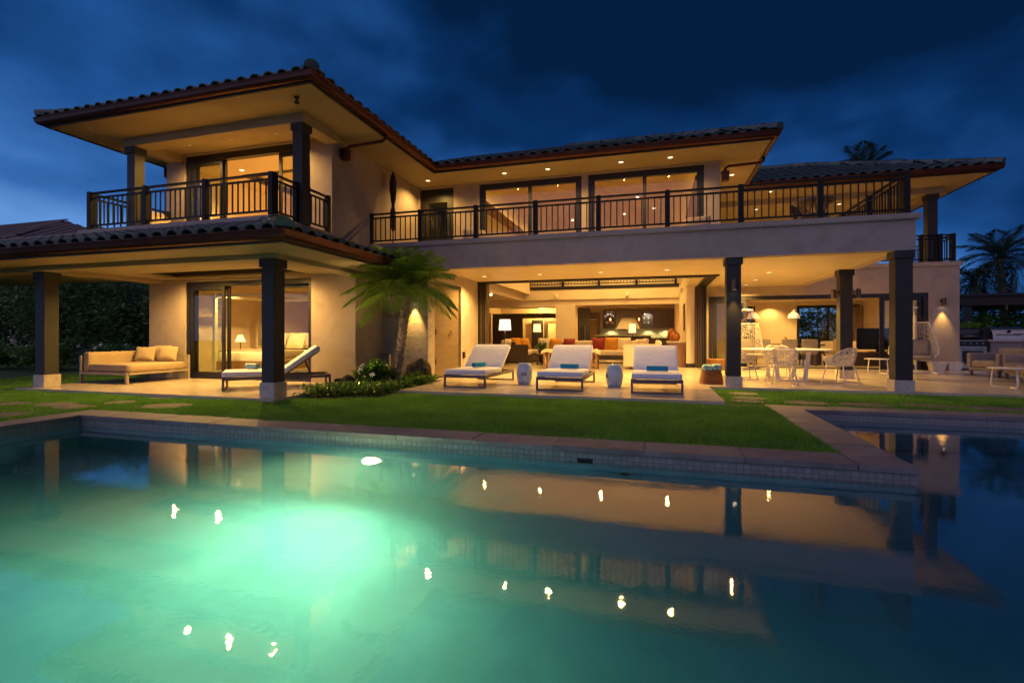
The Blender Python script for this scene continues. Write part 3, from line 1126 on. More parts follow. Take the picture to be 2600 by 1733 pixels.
def sash(x0, x1, y, z0, z1, fw=.085, parent=None, gm=GLASSD, name='sliding_door', d=.045):
    o = MB().wallx(x0, x1, z0, z1, y, y + d, [(x0 + fw, x1 - fw, z0 + .14, z1 - fw)]).obj(name, FRAME, parent or house, bev=.003)
    MB().box(x0 + fw, x1 - fw, y + d / 2 - .004, y + d / 2 + .004, z0 + .14, z1 - fw).obj('pane', gm, o)
    return o


# bedroom sliders, ground floor
glazed(-11.40, -7.63, 9.66, 0, 2.42, 'door_frame', open_=(0,), fw=.10, depth=.16, tz=.12)
for k, (a, b, y) in enumerate(((-11.28, -10.20, 9.67), (-11.24, -10.12, 9.755))):
    d_ = sash(a, b, y, .02, 2.30)
    if k == 0:
        MB().bar((-10.26, 9.655, .95), (-10.26, 9.655, 1.12), .02, .03).bar((-10.26, 9.655, 1.75), (-10.26, 9.655, 1.80), .02, .03).obj('handle', STEEL, d_)
sash(-9.0, -7.75, 9.78, .02, 2.30)
# upper left bedroom
glazed(-11.42, -7.66, 9.67, 3.15, 5.60, 'door_frame', open_=(0,), fw=.14, depth=.16, tz=.16)
sash(-11.24, -10.30, 9.70, 3.17, 5.44)
sash(-11.20, -10.24, 9.76, 3.17, 5.44)
sash(-8.66, -7.80, 9.76, 3.17, 5.44)
# upper hall windows and door
glazed(-5.04, -1.97, 13.90, 3.15, 5.60, 'window', mull=(-3.49,), fw=.17, depth=.12, tz=.17, th=.10)
glazed(-1.78, 1.27, 13.90, 3.15, 5.60, 'window', mull=(-.25,), fw=.17, depth=.12, tz=.17, th=.10)
glazed(-7.00, -5.87, 13.90, 3.15, 5.59, 'door_frame', open_=(0,), fw=.08, depth=.14)
o = MB().wallx(-6.92, -5.95, 3.17, 5.50, 13.94, 13.99, [(-6.71, -6.11, 3.6, 5.17)]).obj('door', FRAME, house, bev=.004)
MB().box(-6.71, -6.11, 13.96, 13.97, 3.6, 5.17).obj('pane', GLASSD, o)
MB().bar((-6.04, 13.92, 4.1), (-6.04, 13.92, 4.3), .03, .03).obj('handle', STEEL, o)
# family room sliders
glazed(1.80, 8.14, 18.14, 0, 2.40, 'door_frame', open_=(0,), fw=.13, depth=.16, tz=.13)
sash(1.94, 3.00, 18.16, .02, 2.27, fw=.10)
sash(1.98, 3.04, 18.215, .02, 2.27, fw=.10)
sash(6.86, 7.96, 18.16, .02, 2.27, fw=.10)
sash(6.92, 8.00, 18.215, .02, 2.27, fw=.10)
glazed(6.10, 8.55, 24.52, 0, 2.40, 'window', mull=(7.35,), fw=.12, depth=.14, gm=GLASSD)
glazed(3.60, 4.42, 24.52, 0, 2.40, 'window', fw=.12, depth=.14, gm=GLASSD)
# living room: sliding tracks on three sides of the open corner, stacked panels at both ends
trk = MB()
for k in range(4):
    yy = 14.22 + k * .075
    trk.box(-5.24, 1.30 + (.40 if k == 0 else .30 - k * .06), yy, yy + .045, 2.675, 2.718)
    xx = 1.36 + k * .085
    trk.box(xx, xx + .05, 14.30 + .0, 17.72, 2.677, 2.717)
part('door_track', trk, FRAME)
ft = MB()
for k in range(4):
    ft.box(1.37 + k * .085, 1.39 + k * .085, 14.3, 17.7, -.001, .004)
part('floor_track', ft, FRAME)
for k in range(4):
    x = -5.22 + k * .075
    d_ = MB().box(x, x + .055, 14.24, 14.44 + k * .02, .01, 2.675).obj('sliding_door', WOODD if k % 2 else FRAME, house, bev=.004)
for k in range(5):
    x = 1.32 + k * .072
    MB().box(x, x + .056, 17.40 - .02 * k, 17.74, .01, 2.675).obj('sliding_door', FRAME if k > 2 else WOODD, house, bev=.004)
part('interior_wall', MB().box(1.05, 1.31, 17.55, 17.75, 0, 2.72), INWALL)
part('skirting', MB().box(1.03, 1.312, 17.535, 17.55, 0, .13), FRAME)
# broad storage door in the side wall beside the planting bed
o = MB().box(-5.44, -5.30, 11.18, 12.92, 0, 2.45).obj('door', WOODD, house, bev=.004)
MB().box(-5.305, -5.285, 11.26, 12.84, .02, 2.40).obj('door_leaf', mat('door_leaf_wood', (.16, .11, .065), (.12, .08, .045), scale=2, rough=.4, stretch=(1, 1, 7)), o, bev=.003)
for z in (.35, 1.1, 1.85):
    MB().box(-5.29, -5.272, 11.33, 11.37, z, z + .14).obj('hinge', BRONZE, o)
MB().bar((-5.26, 12.1, 1.10), (-5.26, 12.32, 1.10), .02, .02).bar((-5.285, 12.28, 1.15), (-5.26, 12.28, 1.21), .02, .02).obj('handle', BRONZE, o)
# pivot door of the kitchen
o = MB().bar((-3.40, 22.80, 1.2), (-2.95, 23.55, 1.2), .05, 2.36).obj('door', FRAME, house, bev=.004)
MB().bar((-3.12, 23.12, .75), (-3.12, 23.12, 1.5), .025, .025).obj('handle', STEEL, o)
# ================================================================== POOL
pool = thing('swimming_pool', 'L-shaped swimming pool with stone coping, tiled waterline and one lit underwater lamp', 'pool')
ZC = -.05
ZF = -1.85
b = MB()
b.box(PX0 - .36, SX0 - .0, PY1, PY1 + .36, ZF - .1, -.10)
b.box(SX0 - .36, SX0, PY1 + .36, SY1 + .36, ZF - .1, -.10)
b.box(SX0, PX1 + .4, SY1, SY1 + .36, ZF - .1, -.10)
b.box(PX0 - .36, PX0, PY0 - .4, PY1, ZF - .1, -.10)
b.box(PX1, PX1 + .4, PY0 - .4, SY1, ZF - .1, -.10)
b.box(PX0, PX1, PY0 - .4, PY0, ZF - .1, -.10)
b.box(PX0, PX1, PY0, PY1, ZF - .1, ZF)
b.box(SX0, PX1, PY1, SY1, ZF - .1, ZF)
b.obj('basin', PLASTER, pool)
# a bench step along the far wall of the arm
MB().box(SX0 + .02, PX1 - .02, SY1 - .5, SY1 - .002, -1.7, -.72).obj('bench_step', PLASTER, pool, bev=.02)


def coping_run(p0, p1, w0, w1, axis):
    """individual stones with open joints; axis 'x' runs along x with depth w0..w1 in y"""
    L = p1 - p0
    k = max(1, int(round(abs(L) / .92)))
    for i in range(k):
        a, c = p0 + L * i / k + .0014, p0 + L * (i + 1) / k - .0014
        dz = random.uniform(-.0025, .0025)
        m = MB().box(a, c, w0, w1, ZC - .055 + dz, ZC + dz) if axis == 'x' else MB().box(w0, w1, a, c, ZC - .055 + dz, ZC + dz)
        m.obj('coping_stone', COPING, pool, bev=.005)


coping_run(PX0 - .42, SX0 - .437, PY1 - .03, PY1 + .42, 'x')
coping_run(PY1 - .03, SY1 - .032, SX0 - .43, SX0 + .03, 'y')
coping_run(SX0 - .43, PX1 + .4, SY1 - .03, SY1 + .42, 'x')
coping_run(PY0 - .4, PY1 - .032, PX0 - .42, PX0 + .03, 'y')
coping_run(PX0 + .03, PX1, PY0 - .42, PY0 + .03, 'x')
# waterline mosaic: single tiles where they read, the rest in one piece
tp = .0625
tiles = []
for k in range(int((SX0 - PX0) / tp)):
    for r in range(3):
        tiles.append((PX0 + .03 + (k + .5) * tp, PY1 - .004, -.105 - (r + .5) * tp, 0))
for k in range(int((PX1 - SX0) / tp)):
    for r in range(3):
        tiles.append((SX0 + .03 + (k + .5) * tp, SY1 - .004, -.105 - (r + .5) * tp, 0))
for k in range(int((PY1 - PY0) / tp)):
    for r in range(3):
        tiles.append((PX0 + .004, PY0 + (k + .5) * tp, -.105 - (r + .5) * tp, 1))
tiles.sort(key=lambda q: (q[2] < -.235, math.hypot(q[0], q[1])) if q[3] == 0 else (True, math.hypot(q[0], q[1])))
h = .0275
pt_me = MB().box(-h, h, -.005, .004, -h, h).mesh('pool_tile', bev=.003)
pt_me.materials.append(PTILE)
for x, y, z, a in tiles[:298]:
    inst(pt_me, 'pool_tile', pool, loc=(x, y, z))
rest = MB()
for x, y, z, a in tiles[298:]:
    if a:
        rest.box(x - .004, x + .005, y - h, y + h, z - h, z + h)
    else:
        rest.box(x - h, x + h, y - .005, y + .004, z - h, z + h)
o = rest.obj('pool_tiles', PTILE, pool)
o['kind'] = 'stuff'
gr = MB().box(PX0, SX0 - .002, PY1 - .0072, PY1 + .01, -.30, -.10).box(SX0 + .002, PX1, SY1 - .0072, SY1 + .01, -.30, -.10).box(PX0 - .01, PX0 + .0072, PY0, PY1 - .0073, -.30, -.10).box(SX0 - .01, SX0 + .002, PY1 + .002, SY1 - .002, -.30, -.10)
gr.obj('grout_band', GROUT, pool)
# skimmer mouth and return fitting
MB().wallx(-.755, -.595, -.26, -.165, PY1 - .012, PY1 - .004, [(-.745, -.605, -.25, -.175)]).obj('skimmer_frame', FRAME, pool)
MB().box(-.745, -.605, PY1 - .0105, PY1 - .0065, -.25, -.175).obj('skimmer', DARK, pool)
MB().lathe([(.05, 0), (.05, .012), (.02, .016), (.0001, .016)], 14).xf(Matrix.Translation((-.28, PY1 - .002, -.55)) @ Matrix.Rotation(R(90), 4, 'X')).obj('return_fitting', DARK, pool)
# underwater lamp
PLX, PLZ = -3.13, -.80
lr = MB().lathe([(.155, 0), (.155, .02), (.125, .028), (.115, .02), (.115, 0)], 24, closed=True)
lr.xf(Matrix.Translation((PLX, PY1 - .002, PLZ)) @ Matrix.Rotation(R(90), 4, 'X'))
pl = lr.obj('pool_lamp', STEEL, pool)
MB().lathe([(.114, .012), (.0001, .020)], 20).xf(Matrix.Translation((PLX, PY1 - .002, PLZ)) @ Matrix.Rotation(R(90), 4, 'X')).obj('lens', emat('pool_lamp_lens', (1.0, .90, .55), 8.0), pl, fix=False)
light('SPOT', (PLX, PY1 - .06, PLZ), 620, pl, gain=1, color=(1.0, .80, .29), radius=.09, spot=132, blend=1.0, aim=(-.10, -1, -.02))
light('SPOT', (PLX, PY1 - .06, PLZ), 1500, pl, gain=1, color=(.85, .92, .37), radius=.09, spot=172, blend=1.0, aim=(0, -1, .10))

# water
wm = bpy.data.materials.new('pool_water')
wm.use_nodes = True
nt = wm.node_tree
nt.nodes.clear()
out = nt.nodes.new('ShaderNodeOutputMaterial')
gl = nt.nodes.new('ShaderNodeBsdfGlass')
gl.inputs['IOR'].default_value = 1.33
gl.inputs['Roughness'].default_value = 0.0
gl.inputs['Color'].default_value = (1, 1, 1, 1)
tc = nt.nodes.new('ShaderNodeTexCoord')
bump_prev = None
for sc_, st, dist, strc in ((1.1, .05, .05, (1, 1, 1)), (7.5, .036, .012, (1, .75, 1)), (32, .06, .004, (1, 1, 1))):
    mp = nt.nodes.new('ShaderNodeMapping')
    mp.inputs['Scale'].default_value = strc
    nt.links.new(tc.outputs['Object'], mp.inputs[0])
    nz = nt.nodes.new('ShaderNodeTexNoise')
    nz.inputs['Scale'].default_value = sc_
    nz.inputs['Detail'].default_value = 2
    nt.links.new(mp.outputs[0], nz.inputs['Vector'])
    bp = nt.nodes.new('ShaderNodeBump')
    bp.inputs['Strength'].default_value = st
    bp.inputs['Distance'].default_value = dist
    nt.links.new(nz.outputs['Fac'], bp.inputs['Height'])
    if bump_prev:
        nt.links.new(bump_prev, bp.inputs['Normal'])
    bump_prev = bp.outputs[0]
nt.links.new(bump_prev, gl.inputs['Normal'])
gs = nt.nodes.new('ShaderNodeBsdfGlossy')
gs.inputs['Roughness'].default_value = 0.0
gs.inputs['Color'].default_value = (1, 1, 1, 1)
nt.links.new(bump_prev, gs.inputs['Normal'])
wmx = nt.nodes.new('ShaderNodeMixShader')
wmx.inputs[0].default_value = .14
nt.links.new(gl.outputs[0], wmx.inputs[1])
nt.links.new(gs.outputs[0], wmx.inputs[2])
nt.links.new(wmx.outputs[0], out.inputs['Surface'])
va = nt.nodes.new('ShaderNodeVolumeAbsorption')
va.inputs['Color'].default_value = (.25, .85, .95, 1)
va.inputs['Density'].default_value = .28
vs_ = nt.nodes.new('ShaderNodeVolumeScatter')
vs_.inputs['Color'].default_value = (.45, .90, 1.0, 1)
vs_.inputs['Density'].default_value = .11
vs_.inputs['Anisotropy'].default_value = .5
vad = nt.nodes.new('ShaderNodeAddShader')
nt.links.new(va.outputs[0], vad.inputs[0])
nt.links.new(vs_.outputs[0], vad.inputs[1])
nt.links.new(vad.outputs[0], out.inputs['Volume'])
wmb = MB().prism([(PX0 - .015, PY0 - .015), (PX1 + .015, PY0 - .015), (PX1 + .015, SY1 + .015), (SX0 - .015, SY1 + .015), (SX0 - .015, PY1 + .015), (PX0 - .015, PY1 + .015)], ZF - .02, WZ)
water = wmb.obj('water', wm)
tag(water, 'calm turquoise water filling the swimming pool', 'water', kind='structure')

# ================================================================== LAWN
pavers = [(-10.25, 5.55, .62, .34, .1), (-9.50, 5.68, .72, .36, .15), (-8.85, 5.30 + .25, .70, .36, -.1), (-8.70, 6.16, .55, .36, .2), (-8.58, 6.86, .62, .34, 0), (-7.55, 6.04, .80, .46, .25), (-8.95, 4.70, .7, .45, .1),
          (1.66, 10.45, .55, .36, 0), (1.66, 9.72, .60, .32, .1), (1.55, 9.28, .55, .26, 0), (2.46, 9.32, .72, .36, .05), (3.36, 9.34, .80, .38, -.05), (4.28, 9.45, .82, .38, .05), (5.15, 9.36, .9, .42, 0), (6.2, 9.45, .85, .4, 0)]
plabels = ['grey stepping stone in the grass near the left edge of the pool', 'broad stepping stone beyond the far-left pool corner', 'stepping stone hard by the far-left pool corner', 'stepping stone between the pool corner and the lanai',
           'stepping stone lying next to the lanai floor edge', 'largest stepping stone in front of the lanai', 'stepping stone at the left frame edge beside the pool coping',
           'warm-lit stepping stone beside the patio inner corner', 'narrow stepping stone right of the patio, second from the terrace', 'slim stepping stone next to the coping corner right of patio',
           'first stepping stone of the row behind the pool arm', 'second stepping stone of the row behind the pool arm', 'third stepping stone of the row behind the pool arm', 'fourth stepping stone of the row behind the pool arm', 'last stepping stone of the row behind the pool arm']
for (x, y, a, bb, rz), lb in zip(pavers, plabels):
    n = 13
    pts = []
    for k in range(n):
        t = 2 * PI * k / n
        rr = 1 + random.uniform(-.10, .10)
        pts.append((.5 * a * rr * math.copysign(abs(math.cos(t)) ** .75, math.cos(t)), .5 * bb * 1.35 * rr * math.copysign(abs(math.sin(t)) ** .75, math.sin(t))))
    o = MB().prism(pts, -.05, .012).obj('stepping_stone', STONE, bev=.008)
    o.location = (x, y, -.063)
    o.rotation_euler.z = rz
    tag(o, lb, 'stepping stone', 'stepping stones in the lawn')


def in_bed(x, y):
    return (x > -6.25) & (x < -4.80) & (y > 7.55 + .35 * np.sin(x * 2.2)) & (y < 11.2)


def grass_patch(x0, x1, y0, y1, dens):
    n = int((x1 - x0) * (y1 - y0) * dens)
    x = rng.uniform(x0, x1, n)
    y = rng.uniform(y0, y1, n)
    keep = ~in_bed(x, y)
    for px, py, a, bb, rz in pavers:
        keep &= ((x - px) / (a * .5)) ** 2 + ((y - py) / (bb * .62)) ** 2 > 1
    return x[keep], y[keep]


patches = [(-13.9, 1.735, 5.40, 8.65, 3600), (1.14, 8.2, 8.94, 11.09, 2600), (-6.2, 1.10, 8.3, 8.65, 10), (-12.0, -8.28, 3.2, 5.45, 2400), (-16.5, -12.68, 8.0, 13.0, 1100), (-16.5, -13.9, 4.5, 8.0, 1100), (-13.9, -6.2, 5.45, 6.85, 400)]
GX, GY = [], []
for x0, x1, y0, y1, dn in patches:
    a, bb = grass_patch(x0, x1, y0, y1, dn)
    ok = ~((a > -12.66) & (a < -6.2) & (bb > 6.85) & (bb < 9.7)) & ~((a > -4.86) & (a < 1.13) & (bb > 8.65))
    GX.append(a[ok])
    GY.append(bb[ok])
gx, gy = np.concatenate(GX), np.concatenate(GY)
n = len(gx)
az = rng.uniform(0, 2 * PI, n)
clump = .5 + .5 * np.sin(gx * 3.1 + np.cos(gy * 2.3) * 2) * np.sin(gy * 3.7 + gx * .7)
bht = rng.uniform(.028, .066, n) * (.65 + .55 * clump)
wd = rng.uniform(.0030, .0060, n)
ln = rng.uniform(.004, .042, n)
la = rng.uniform(0, 2 * PI, n)
V = np.zeros((n, 3, 3))
V[:, 0] = np.stack([gx - wd * np.cos(az), gy - wd * np.sin(az), np.full(n, -.066)], 1)
V[:, 1] = np.stack([gx + wd * np.cos(az), gy + wd * np.sin(az), np.full(n, -.066)], 1)
V[:, 2] = np.stack([gx + ln * np.cos(la), gy + ln * np.sin(la), -.066 + bht], 1)


def tri_mesh(name, V, m, parent=None, k=3):
    n = V.shape[0]
    me = bpy.data.meshes.new(name)
    me.vertices.add(n * k)
    me.vertices.foreach_set('co', V.reshape(-1).astype(np.float32))
    me.loops.add(n * k)
    me.loops.foreach_set('vertex_index', np.arange(n * k, dtype=np.int32))
    me.polygons.add(n)
    me.polygons.foreach_set('loop_start', np.arange(0, n * k, k, dtype=np.int32))
    me.polygons.foreach_set('loop_total', np.full(n, k, dtype=np.int32))
    me.update(calc_edges=True)
    me.materials.append(m)
    o = bpy.data.objects.new(name, me)
    col.objects.link(o)
    if parent:
        o.parent = parent
    return o


gro = tri_mesh('grass', V, GRASS)
tag(gro, 'short mown green grass of the lawn between pool and house', 'grass', kind='stuff')


# ================================================================== PLANTS
def leaf_quads(c, nrm_up, size, asp=.42, droop=.3):
    """diamond leaves at points c (n,3)"""
    n = len(c)
    az = rng.uniform(0, 2 * PI, n)
    el = rng.normal(nrm_up, .45, n)
    d = np.stack([np.cos(az) * np.cos(el), np.sin(az) * np.cos(el), np.sin(el)], 1)
    s_ = np.stack([-np.sin(az), np.cos(az), rng.normal(0, .35, n)], 1)
    s_ /= np.linalg.norm(s_, axis=1)[:, None]
    sz = size * rng.uniform(.6, 1.25, n)[:, None]
    V = np.zeros((n, 4, 3))
    V[:, 0] = c
    V[:, 1] = c + d * sz * .5 + s_ * sz * asp * .5 + np.array([0, 0, 1]) * sz * .05
    V[:, 2] = c + d * sz - np.array([0, 0, 1]) * sz * droop * .4
    V[:, 3] = c + d * sz * .5 - s_ * sz * asp * .5 + np.array([0, 0, 1]) * sz * .05
    return V


def cloud_pts(center, radii, n, clumps=22, inner=.35):
    """points gathered in clumps over an uneven ellipsoid"""
    cc = rng.normal(0, 1, (clumps, 3))
    cc /= np.linalg.norm(cc, axis=1)[:, None]
    cc *= rng.uniform(inner, 1.0, clumps)[:, None]
    k = rng.integers(0, clumps, n)
    p = cc[k] + rng.normal(0, .16, (n, 3))
    return np.array(center) + p * np.array(radii)


def shrub(name, label, cat, loc, radii, n, leaf, m, group=None, clumps=22, flowers=0, trunk=None, upbias=.35):
    t = thing(name, label, cat, loc, 0, group)
    pts = cloud_pts((0, 0, radii[2] * 1.0), radii, n, clumps)
    pts = pts[pts[:, 2] > .02]
    tri_mesh('foliage', leaf_quads(pts, upbias, leaf), m, t, 4)
    if trunk:
        tm = MB()
        for k in range(trunk):
            a = random.uniform(0, 2 * PI)
            q = random.uniform(.1, .45)
            tm.tube([(0.08 * math.cos(a), .08 * math.sin(a), -.02), (q * .4 * radii[0] * math.cos(a), q * .4 * radii[1] * math.sin(a), radii[2] * .7), (q * radii[0] * math.cos(a), q * radii[1] * math.sin(a), radii[2] * 1.5)], [.05, .035, .012], 6)
        tm.obj('trunk', BARK, t, smooth=True)
    for k in range(flowers):
        a, e_ = random.uniform(0, 2 * PI), random.uniform(.1, 1.2)
        c = Vector((radii[0] * math.cos(a) * math.cos(e_), radii[1] * math.sin(a) * math.cos(e_), radii[2] * (1 + math.sin(e_)) * .98))
        fm = MB()
        for q in range(6):
            t0 = 2 * PI * q / 6
            dx, dy = math.cos(t0), math.sin(t0)
            fm.add([c, c + Vector((dx * .04 - dy * .014, dy * .04 + dx * .014, .012)), c + Vector((dx * .075, dy * .075, .004)), c + Vector((dx * .04 + dy * .014, dy * .04 - dx * .014, .012))], [(0, 1, 2, 3)])
        fm.xf(Matrix.Translation(c) @ Matrix.Rotation(.9, 4, 'X') @ Matrix.Translation(-c))
        fm.obj('flower', PETAL, t, fix=False)
    return t


# planting bed with the palm
bed = MB().prism([(-6.2, 7.7), (-5.7, 7.45), (-5.2, 7.6), (-4.86, 8.1), (-4.86, 10.9), (-5.25, 10.9), (-5.25, 10.79), (-6.44, 10.79), (-6.44, 9.62), (-6.2, 9.62)], -.09, -.045).obj('planting_bed', SOIL)
tag(bed, 'dark soil bed between lanai and patio', 'soil', kind='structure')
bx_, by_ = rng.uniform(-6.25, -4.9, 5200), rng.uniform(7.55, 10.6, 5200)
kp = (by_ > 7.62 + .30 * np.sin(bx_ * 2.2)) & (by_ < 7.9 + 1.5 * rng.random(5200) ** .6 + .55 * (bx_ + 6.2))
kp |= (bx_ > -5.3) & (by_ > 9.2)
bx_, by_ = bx_[kp], by_[kp]
kx = np.round(bx_ / .16) * .16 + .05 * np.sin(by_ * 9)
ky = np.round(by_ / .16) * .16 + .05 * np.sin(bx_ * 7)
bp_ = np.stack([bx_ * .35 + kx * .65, by_ * .35 + ky * .65, -.05 + rng.uniform(.0, .15, len(bx_))], 1)
gc = tri_mesh('ground_cover', leaf_quads(bp_, .85, .15, asp=.30, droop=.9), LEAFB, None, 4)
tag(gc, 'low glossy green ground cover filling the bed under the palm', 'ground cover', kind='stuff')
shrub('gardenia_bush', 'bushy gardenia with white star flowers beside the palm trunk', 'bush', (-5.72, 9.25, -.05), (.46, .40, .27), 1700, .13, LEAFB, flowers=4, clumps=30, trunk=4)
shrub('small_bush', 'small leafy bush at the patio edge right of the palm trunk', 'bush', (-5.05, 9.95, -.05), (.30, .45, .17), 900, .12, LEAFB, clumps=20, trunk=3)


def rock(loc, s, label):
    m = MB()
    bm = bmesh.new()
    bmesh.ops.create_icosphere(bm, subdivisions=3, radius=1)
    for v in bm.verts:
        p = v.co
        k = 1 + .22 * math.sin(p.x * 3.1 + loc[0] * 7) * math.cos(p.y * 2.7) + .14 * math.sin(p.z * 6 + p.x * 5) + random.uniform(-.05, .05)
        v.co = Vector((p.x * s[0], p.y * s[1], p.z * s[2])) * k
    me = bpy.data.meshes.new('lava_rock')
    bm.to_mesh(me)
    bm.free()
    me.materials.append(LAVA)
    o = bpy.data.objects.new('lava_rock', me)
    col.objects.link(o)
    o.location = loc
    tag(o, label, 'rock', 'lava rocks in the planting bed')


rock((-6.28, 8.95, .05), (.22, .20, .17), 'small dark lava rock in front of the bedroom wall corner')
rock((-5.18, 10.2, .16), (.34, .3, .33), 'large dark lava boulder behind the palm trunk')
rock((-5.95, 8.6, .0), (.15, .14, .12), 'smallest lava rock half hidden by the ground cover')


def frond_mesh(name, L, nl, leaf, m, droop=.55, width=.012, fold=.5, seed=0, vdrop=.3):
    r = np.random.default_rng(seed)
    # rachis in the x-z plane rising then arching over
    ts = np.linspace(0, 1, nl)
    x = L * (ts - .10 * ts ** 3)
    z = L * (.16 * ts - droop * ts ** 2.2)
    rach = np.stack([x, .03 * np.sin(ts * 3 + seed), z], 1)
    quads = []
    for i in range(int(nl * .13), nl):
        t = ts[i]
        l_ = leaf * (.55 + .75 * math.sin(PI * min(1, t * .9 + .12))) * (1 - .55 * max(0, t - .75) / .25)
        for sg in (-1, 1):
            tang = rach[min(i + 1, nl - 1)] - rach[i - 1]
            tang /= np.linalg.norm(tang)
            side = np.array([0, sg, 0.0])
            dirn = tang * (.62 + .4 * t + r.normal(0, .06)) + side * (1.0 + r.normal(0, .08)) + np.array([0, 0, fold * (1 - t) - vdrop * t + r.normal(0, .10)])
            dirn /= np.linalg.norm(dirn)
            p = rach[i]
            mid = p + dirn * l_ * .55
            tip = p + dirn * l_ + np.array([0, 0, -l_ * (.22 + .2 * r.random())])
            wv = np.cross(dirn, np.array([0, 0, 1.0]))
            wv = wv / (np.linalg.norm(wv) + 1e-6) * width
            quads.append([p, mid + wv, tip, mid - wv])
    Vq = np.array(quads)
    me = bpy.data.meshes.new(name)
    vs = [tuple(q) for qq in Vq for q in qq]
    fs = [tuple(range(4 * i, 4 * i + 4)) for i in range(len(Vq))]
    rm_ = MB().tube([tuple(p) for p in rach[::3]], [max(.004, .016 * (1 - t)) * L / 1.4 for t in ts[::3]], 4)
    n0 = len(vs)
    vs += rm_.v
    fs += [tuple(i + n0 for i in f_) for f_ in rm_.f]
    me.from_pydata(vs, [], fs)
    me.materials.append(m)
    return me


def palm(name, label, loc, trunk, rad, L, nf, leaf, m, nl=34, droops=(.3, .55, .8), ringed=False, width=.012, group=None, el=(80, -25), tilt=0):
    t = thing(name, label, 'palm tree', loc, 0, group)
    pts, rs = [], []
    P = [Vector(p) for p in trunk]
    K = 26
    for i in range(K + 1):
        s_ = i / K * (len(P) - 1)
        j = min(int(s_), len(P) - 2)
        q = P[j].lerp(P[j + 1], s_ - j)
        pts.append(q)
        rs.append(rad[0] + (rad[1] - rad[0]) * i / K + (rad[0] * .16 if i % 2 else 0))
    tm = MB().tube(pts, rs, 10)
    tm.obj('trunk', PALMTRUNK, t, smooth=False)
    if ringed:
        bt = MB()
        for k in range(150):
            u = random.uniform(.05, .99)
            s_ = u * (len(P) - 1)
            j = min(int(s_), len(P) - 2)
            q = P[j].lerp(P[j + 1], s_ - j)
            a = random.uniform(0, 2 * PI)
            rr = rad[0] + (rad[1] - rad[0]) * u
            d = Vector((math.cos(a), math.sin(a), 0))
            bt.bar(q + d * rr * .8, q + d * (rr * 1.18 + .012) + Vector((0, 0, .05)), .035 * rr / .08, .012)
        bt.obj('leaf_scars', PALMTRUNK, t)['kind'] = 'stuff'
    mes = [frond_mesh('frond', L, nl, leaf, m, d, width, seed=i + 1) for i, d in enumerate(droops)]
    top = P[-1]
    for k in range(nf):
        u = k / max(1, nf - 1)
        e_ = R(el[0] + (el[1] - el[0]) * u + random.uniform(-6, 6))
        a = k * 2.39996 + random.uniform(-.15, .15)
        me = mes[min(len(mes) - 1, int(u * len(mes)))] if u < 1 else mes[-1]
        sc_ = random.uniform(.88, 1.08) * (.80 + .2 * min(1, u * 3))
        M = Matrix.Translation(top) @ Matrix.Rotation(a, 4, 'Z') @ Matrix.Rotation(-e_, 4, 'Y') @ Matrix.Scale(sc_, 4)
        inst(me, 'frond', t, M)
    return t


palm('date_palm', 'feathery dwarf date palm in the bed between lanai and patio', (-5.40, 9.6, -.05),
     [(0, 0, 0), (.03, 0, .35), (.10, .0, .8), (.14, .0, 1.2), (.19, 0, 1.65), (.24, 0, 2.02)], (.070, .092), 1.28, 64, .33, FROND, nl=70, droops=(.25, .40, .55), ringed=True, el=(84, -4), width=.0072)
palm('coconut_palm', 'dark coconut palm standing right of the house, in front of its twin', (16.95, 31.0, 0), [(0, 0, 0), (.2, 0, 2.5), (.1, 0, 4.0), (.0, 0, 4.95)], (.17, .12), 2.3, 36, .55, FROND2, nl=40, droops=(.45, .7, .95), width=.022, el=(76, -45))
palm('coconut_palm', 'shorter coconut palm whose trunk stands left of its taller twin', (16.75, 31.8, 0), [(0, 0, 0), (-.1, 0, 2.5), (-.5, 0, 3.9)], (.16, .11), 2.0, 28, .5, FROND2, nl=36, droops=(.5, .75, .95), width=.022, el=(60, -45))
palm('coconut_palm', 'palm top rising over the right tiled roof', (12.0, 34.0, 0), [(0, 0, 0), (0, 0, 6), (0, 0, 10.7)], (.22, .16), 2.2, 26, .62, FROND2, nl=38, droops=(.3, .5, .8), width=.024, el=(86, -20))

ul_ = thing('garden_uplight', 'small bronze garden uplight hidden in the ground cover left of the palm', 'lamp', (-5.66, 8.50, -.05))
MB().lathe([(.035, 0), (.035, .10), (.030, .10), (.028, .02)], 12, closed=True).xf(Matrix.Rotation(R(-20), 4, 'X')).obj('can', BRONZE, ul_, smooth=True)
MB().tube([(0, 0, -.03), (0, 0, .02)], .012, 6).obj('spike', BRONZE, ul_)
light('SPOT', (.0, .02, .115), 22, ul_, color=(1.0, .68, .26), radius=.03, spot=80, blend=.7, aim=(.05, .42, 1.0))
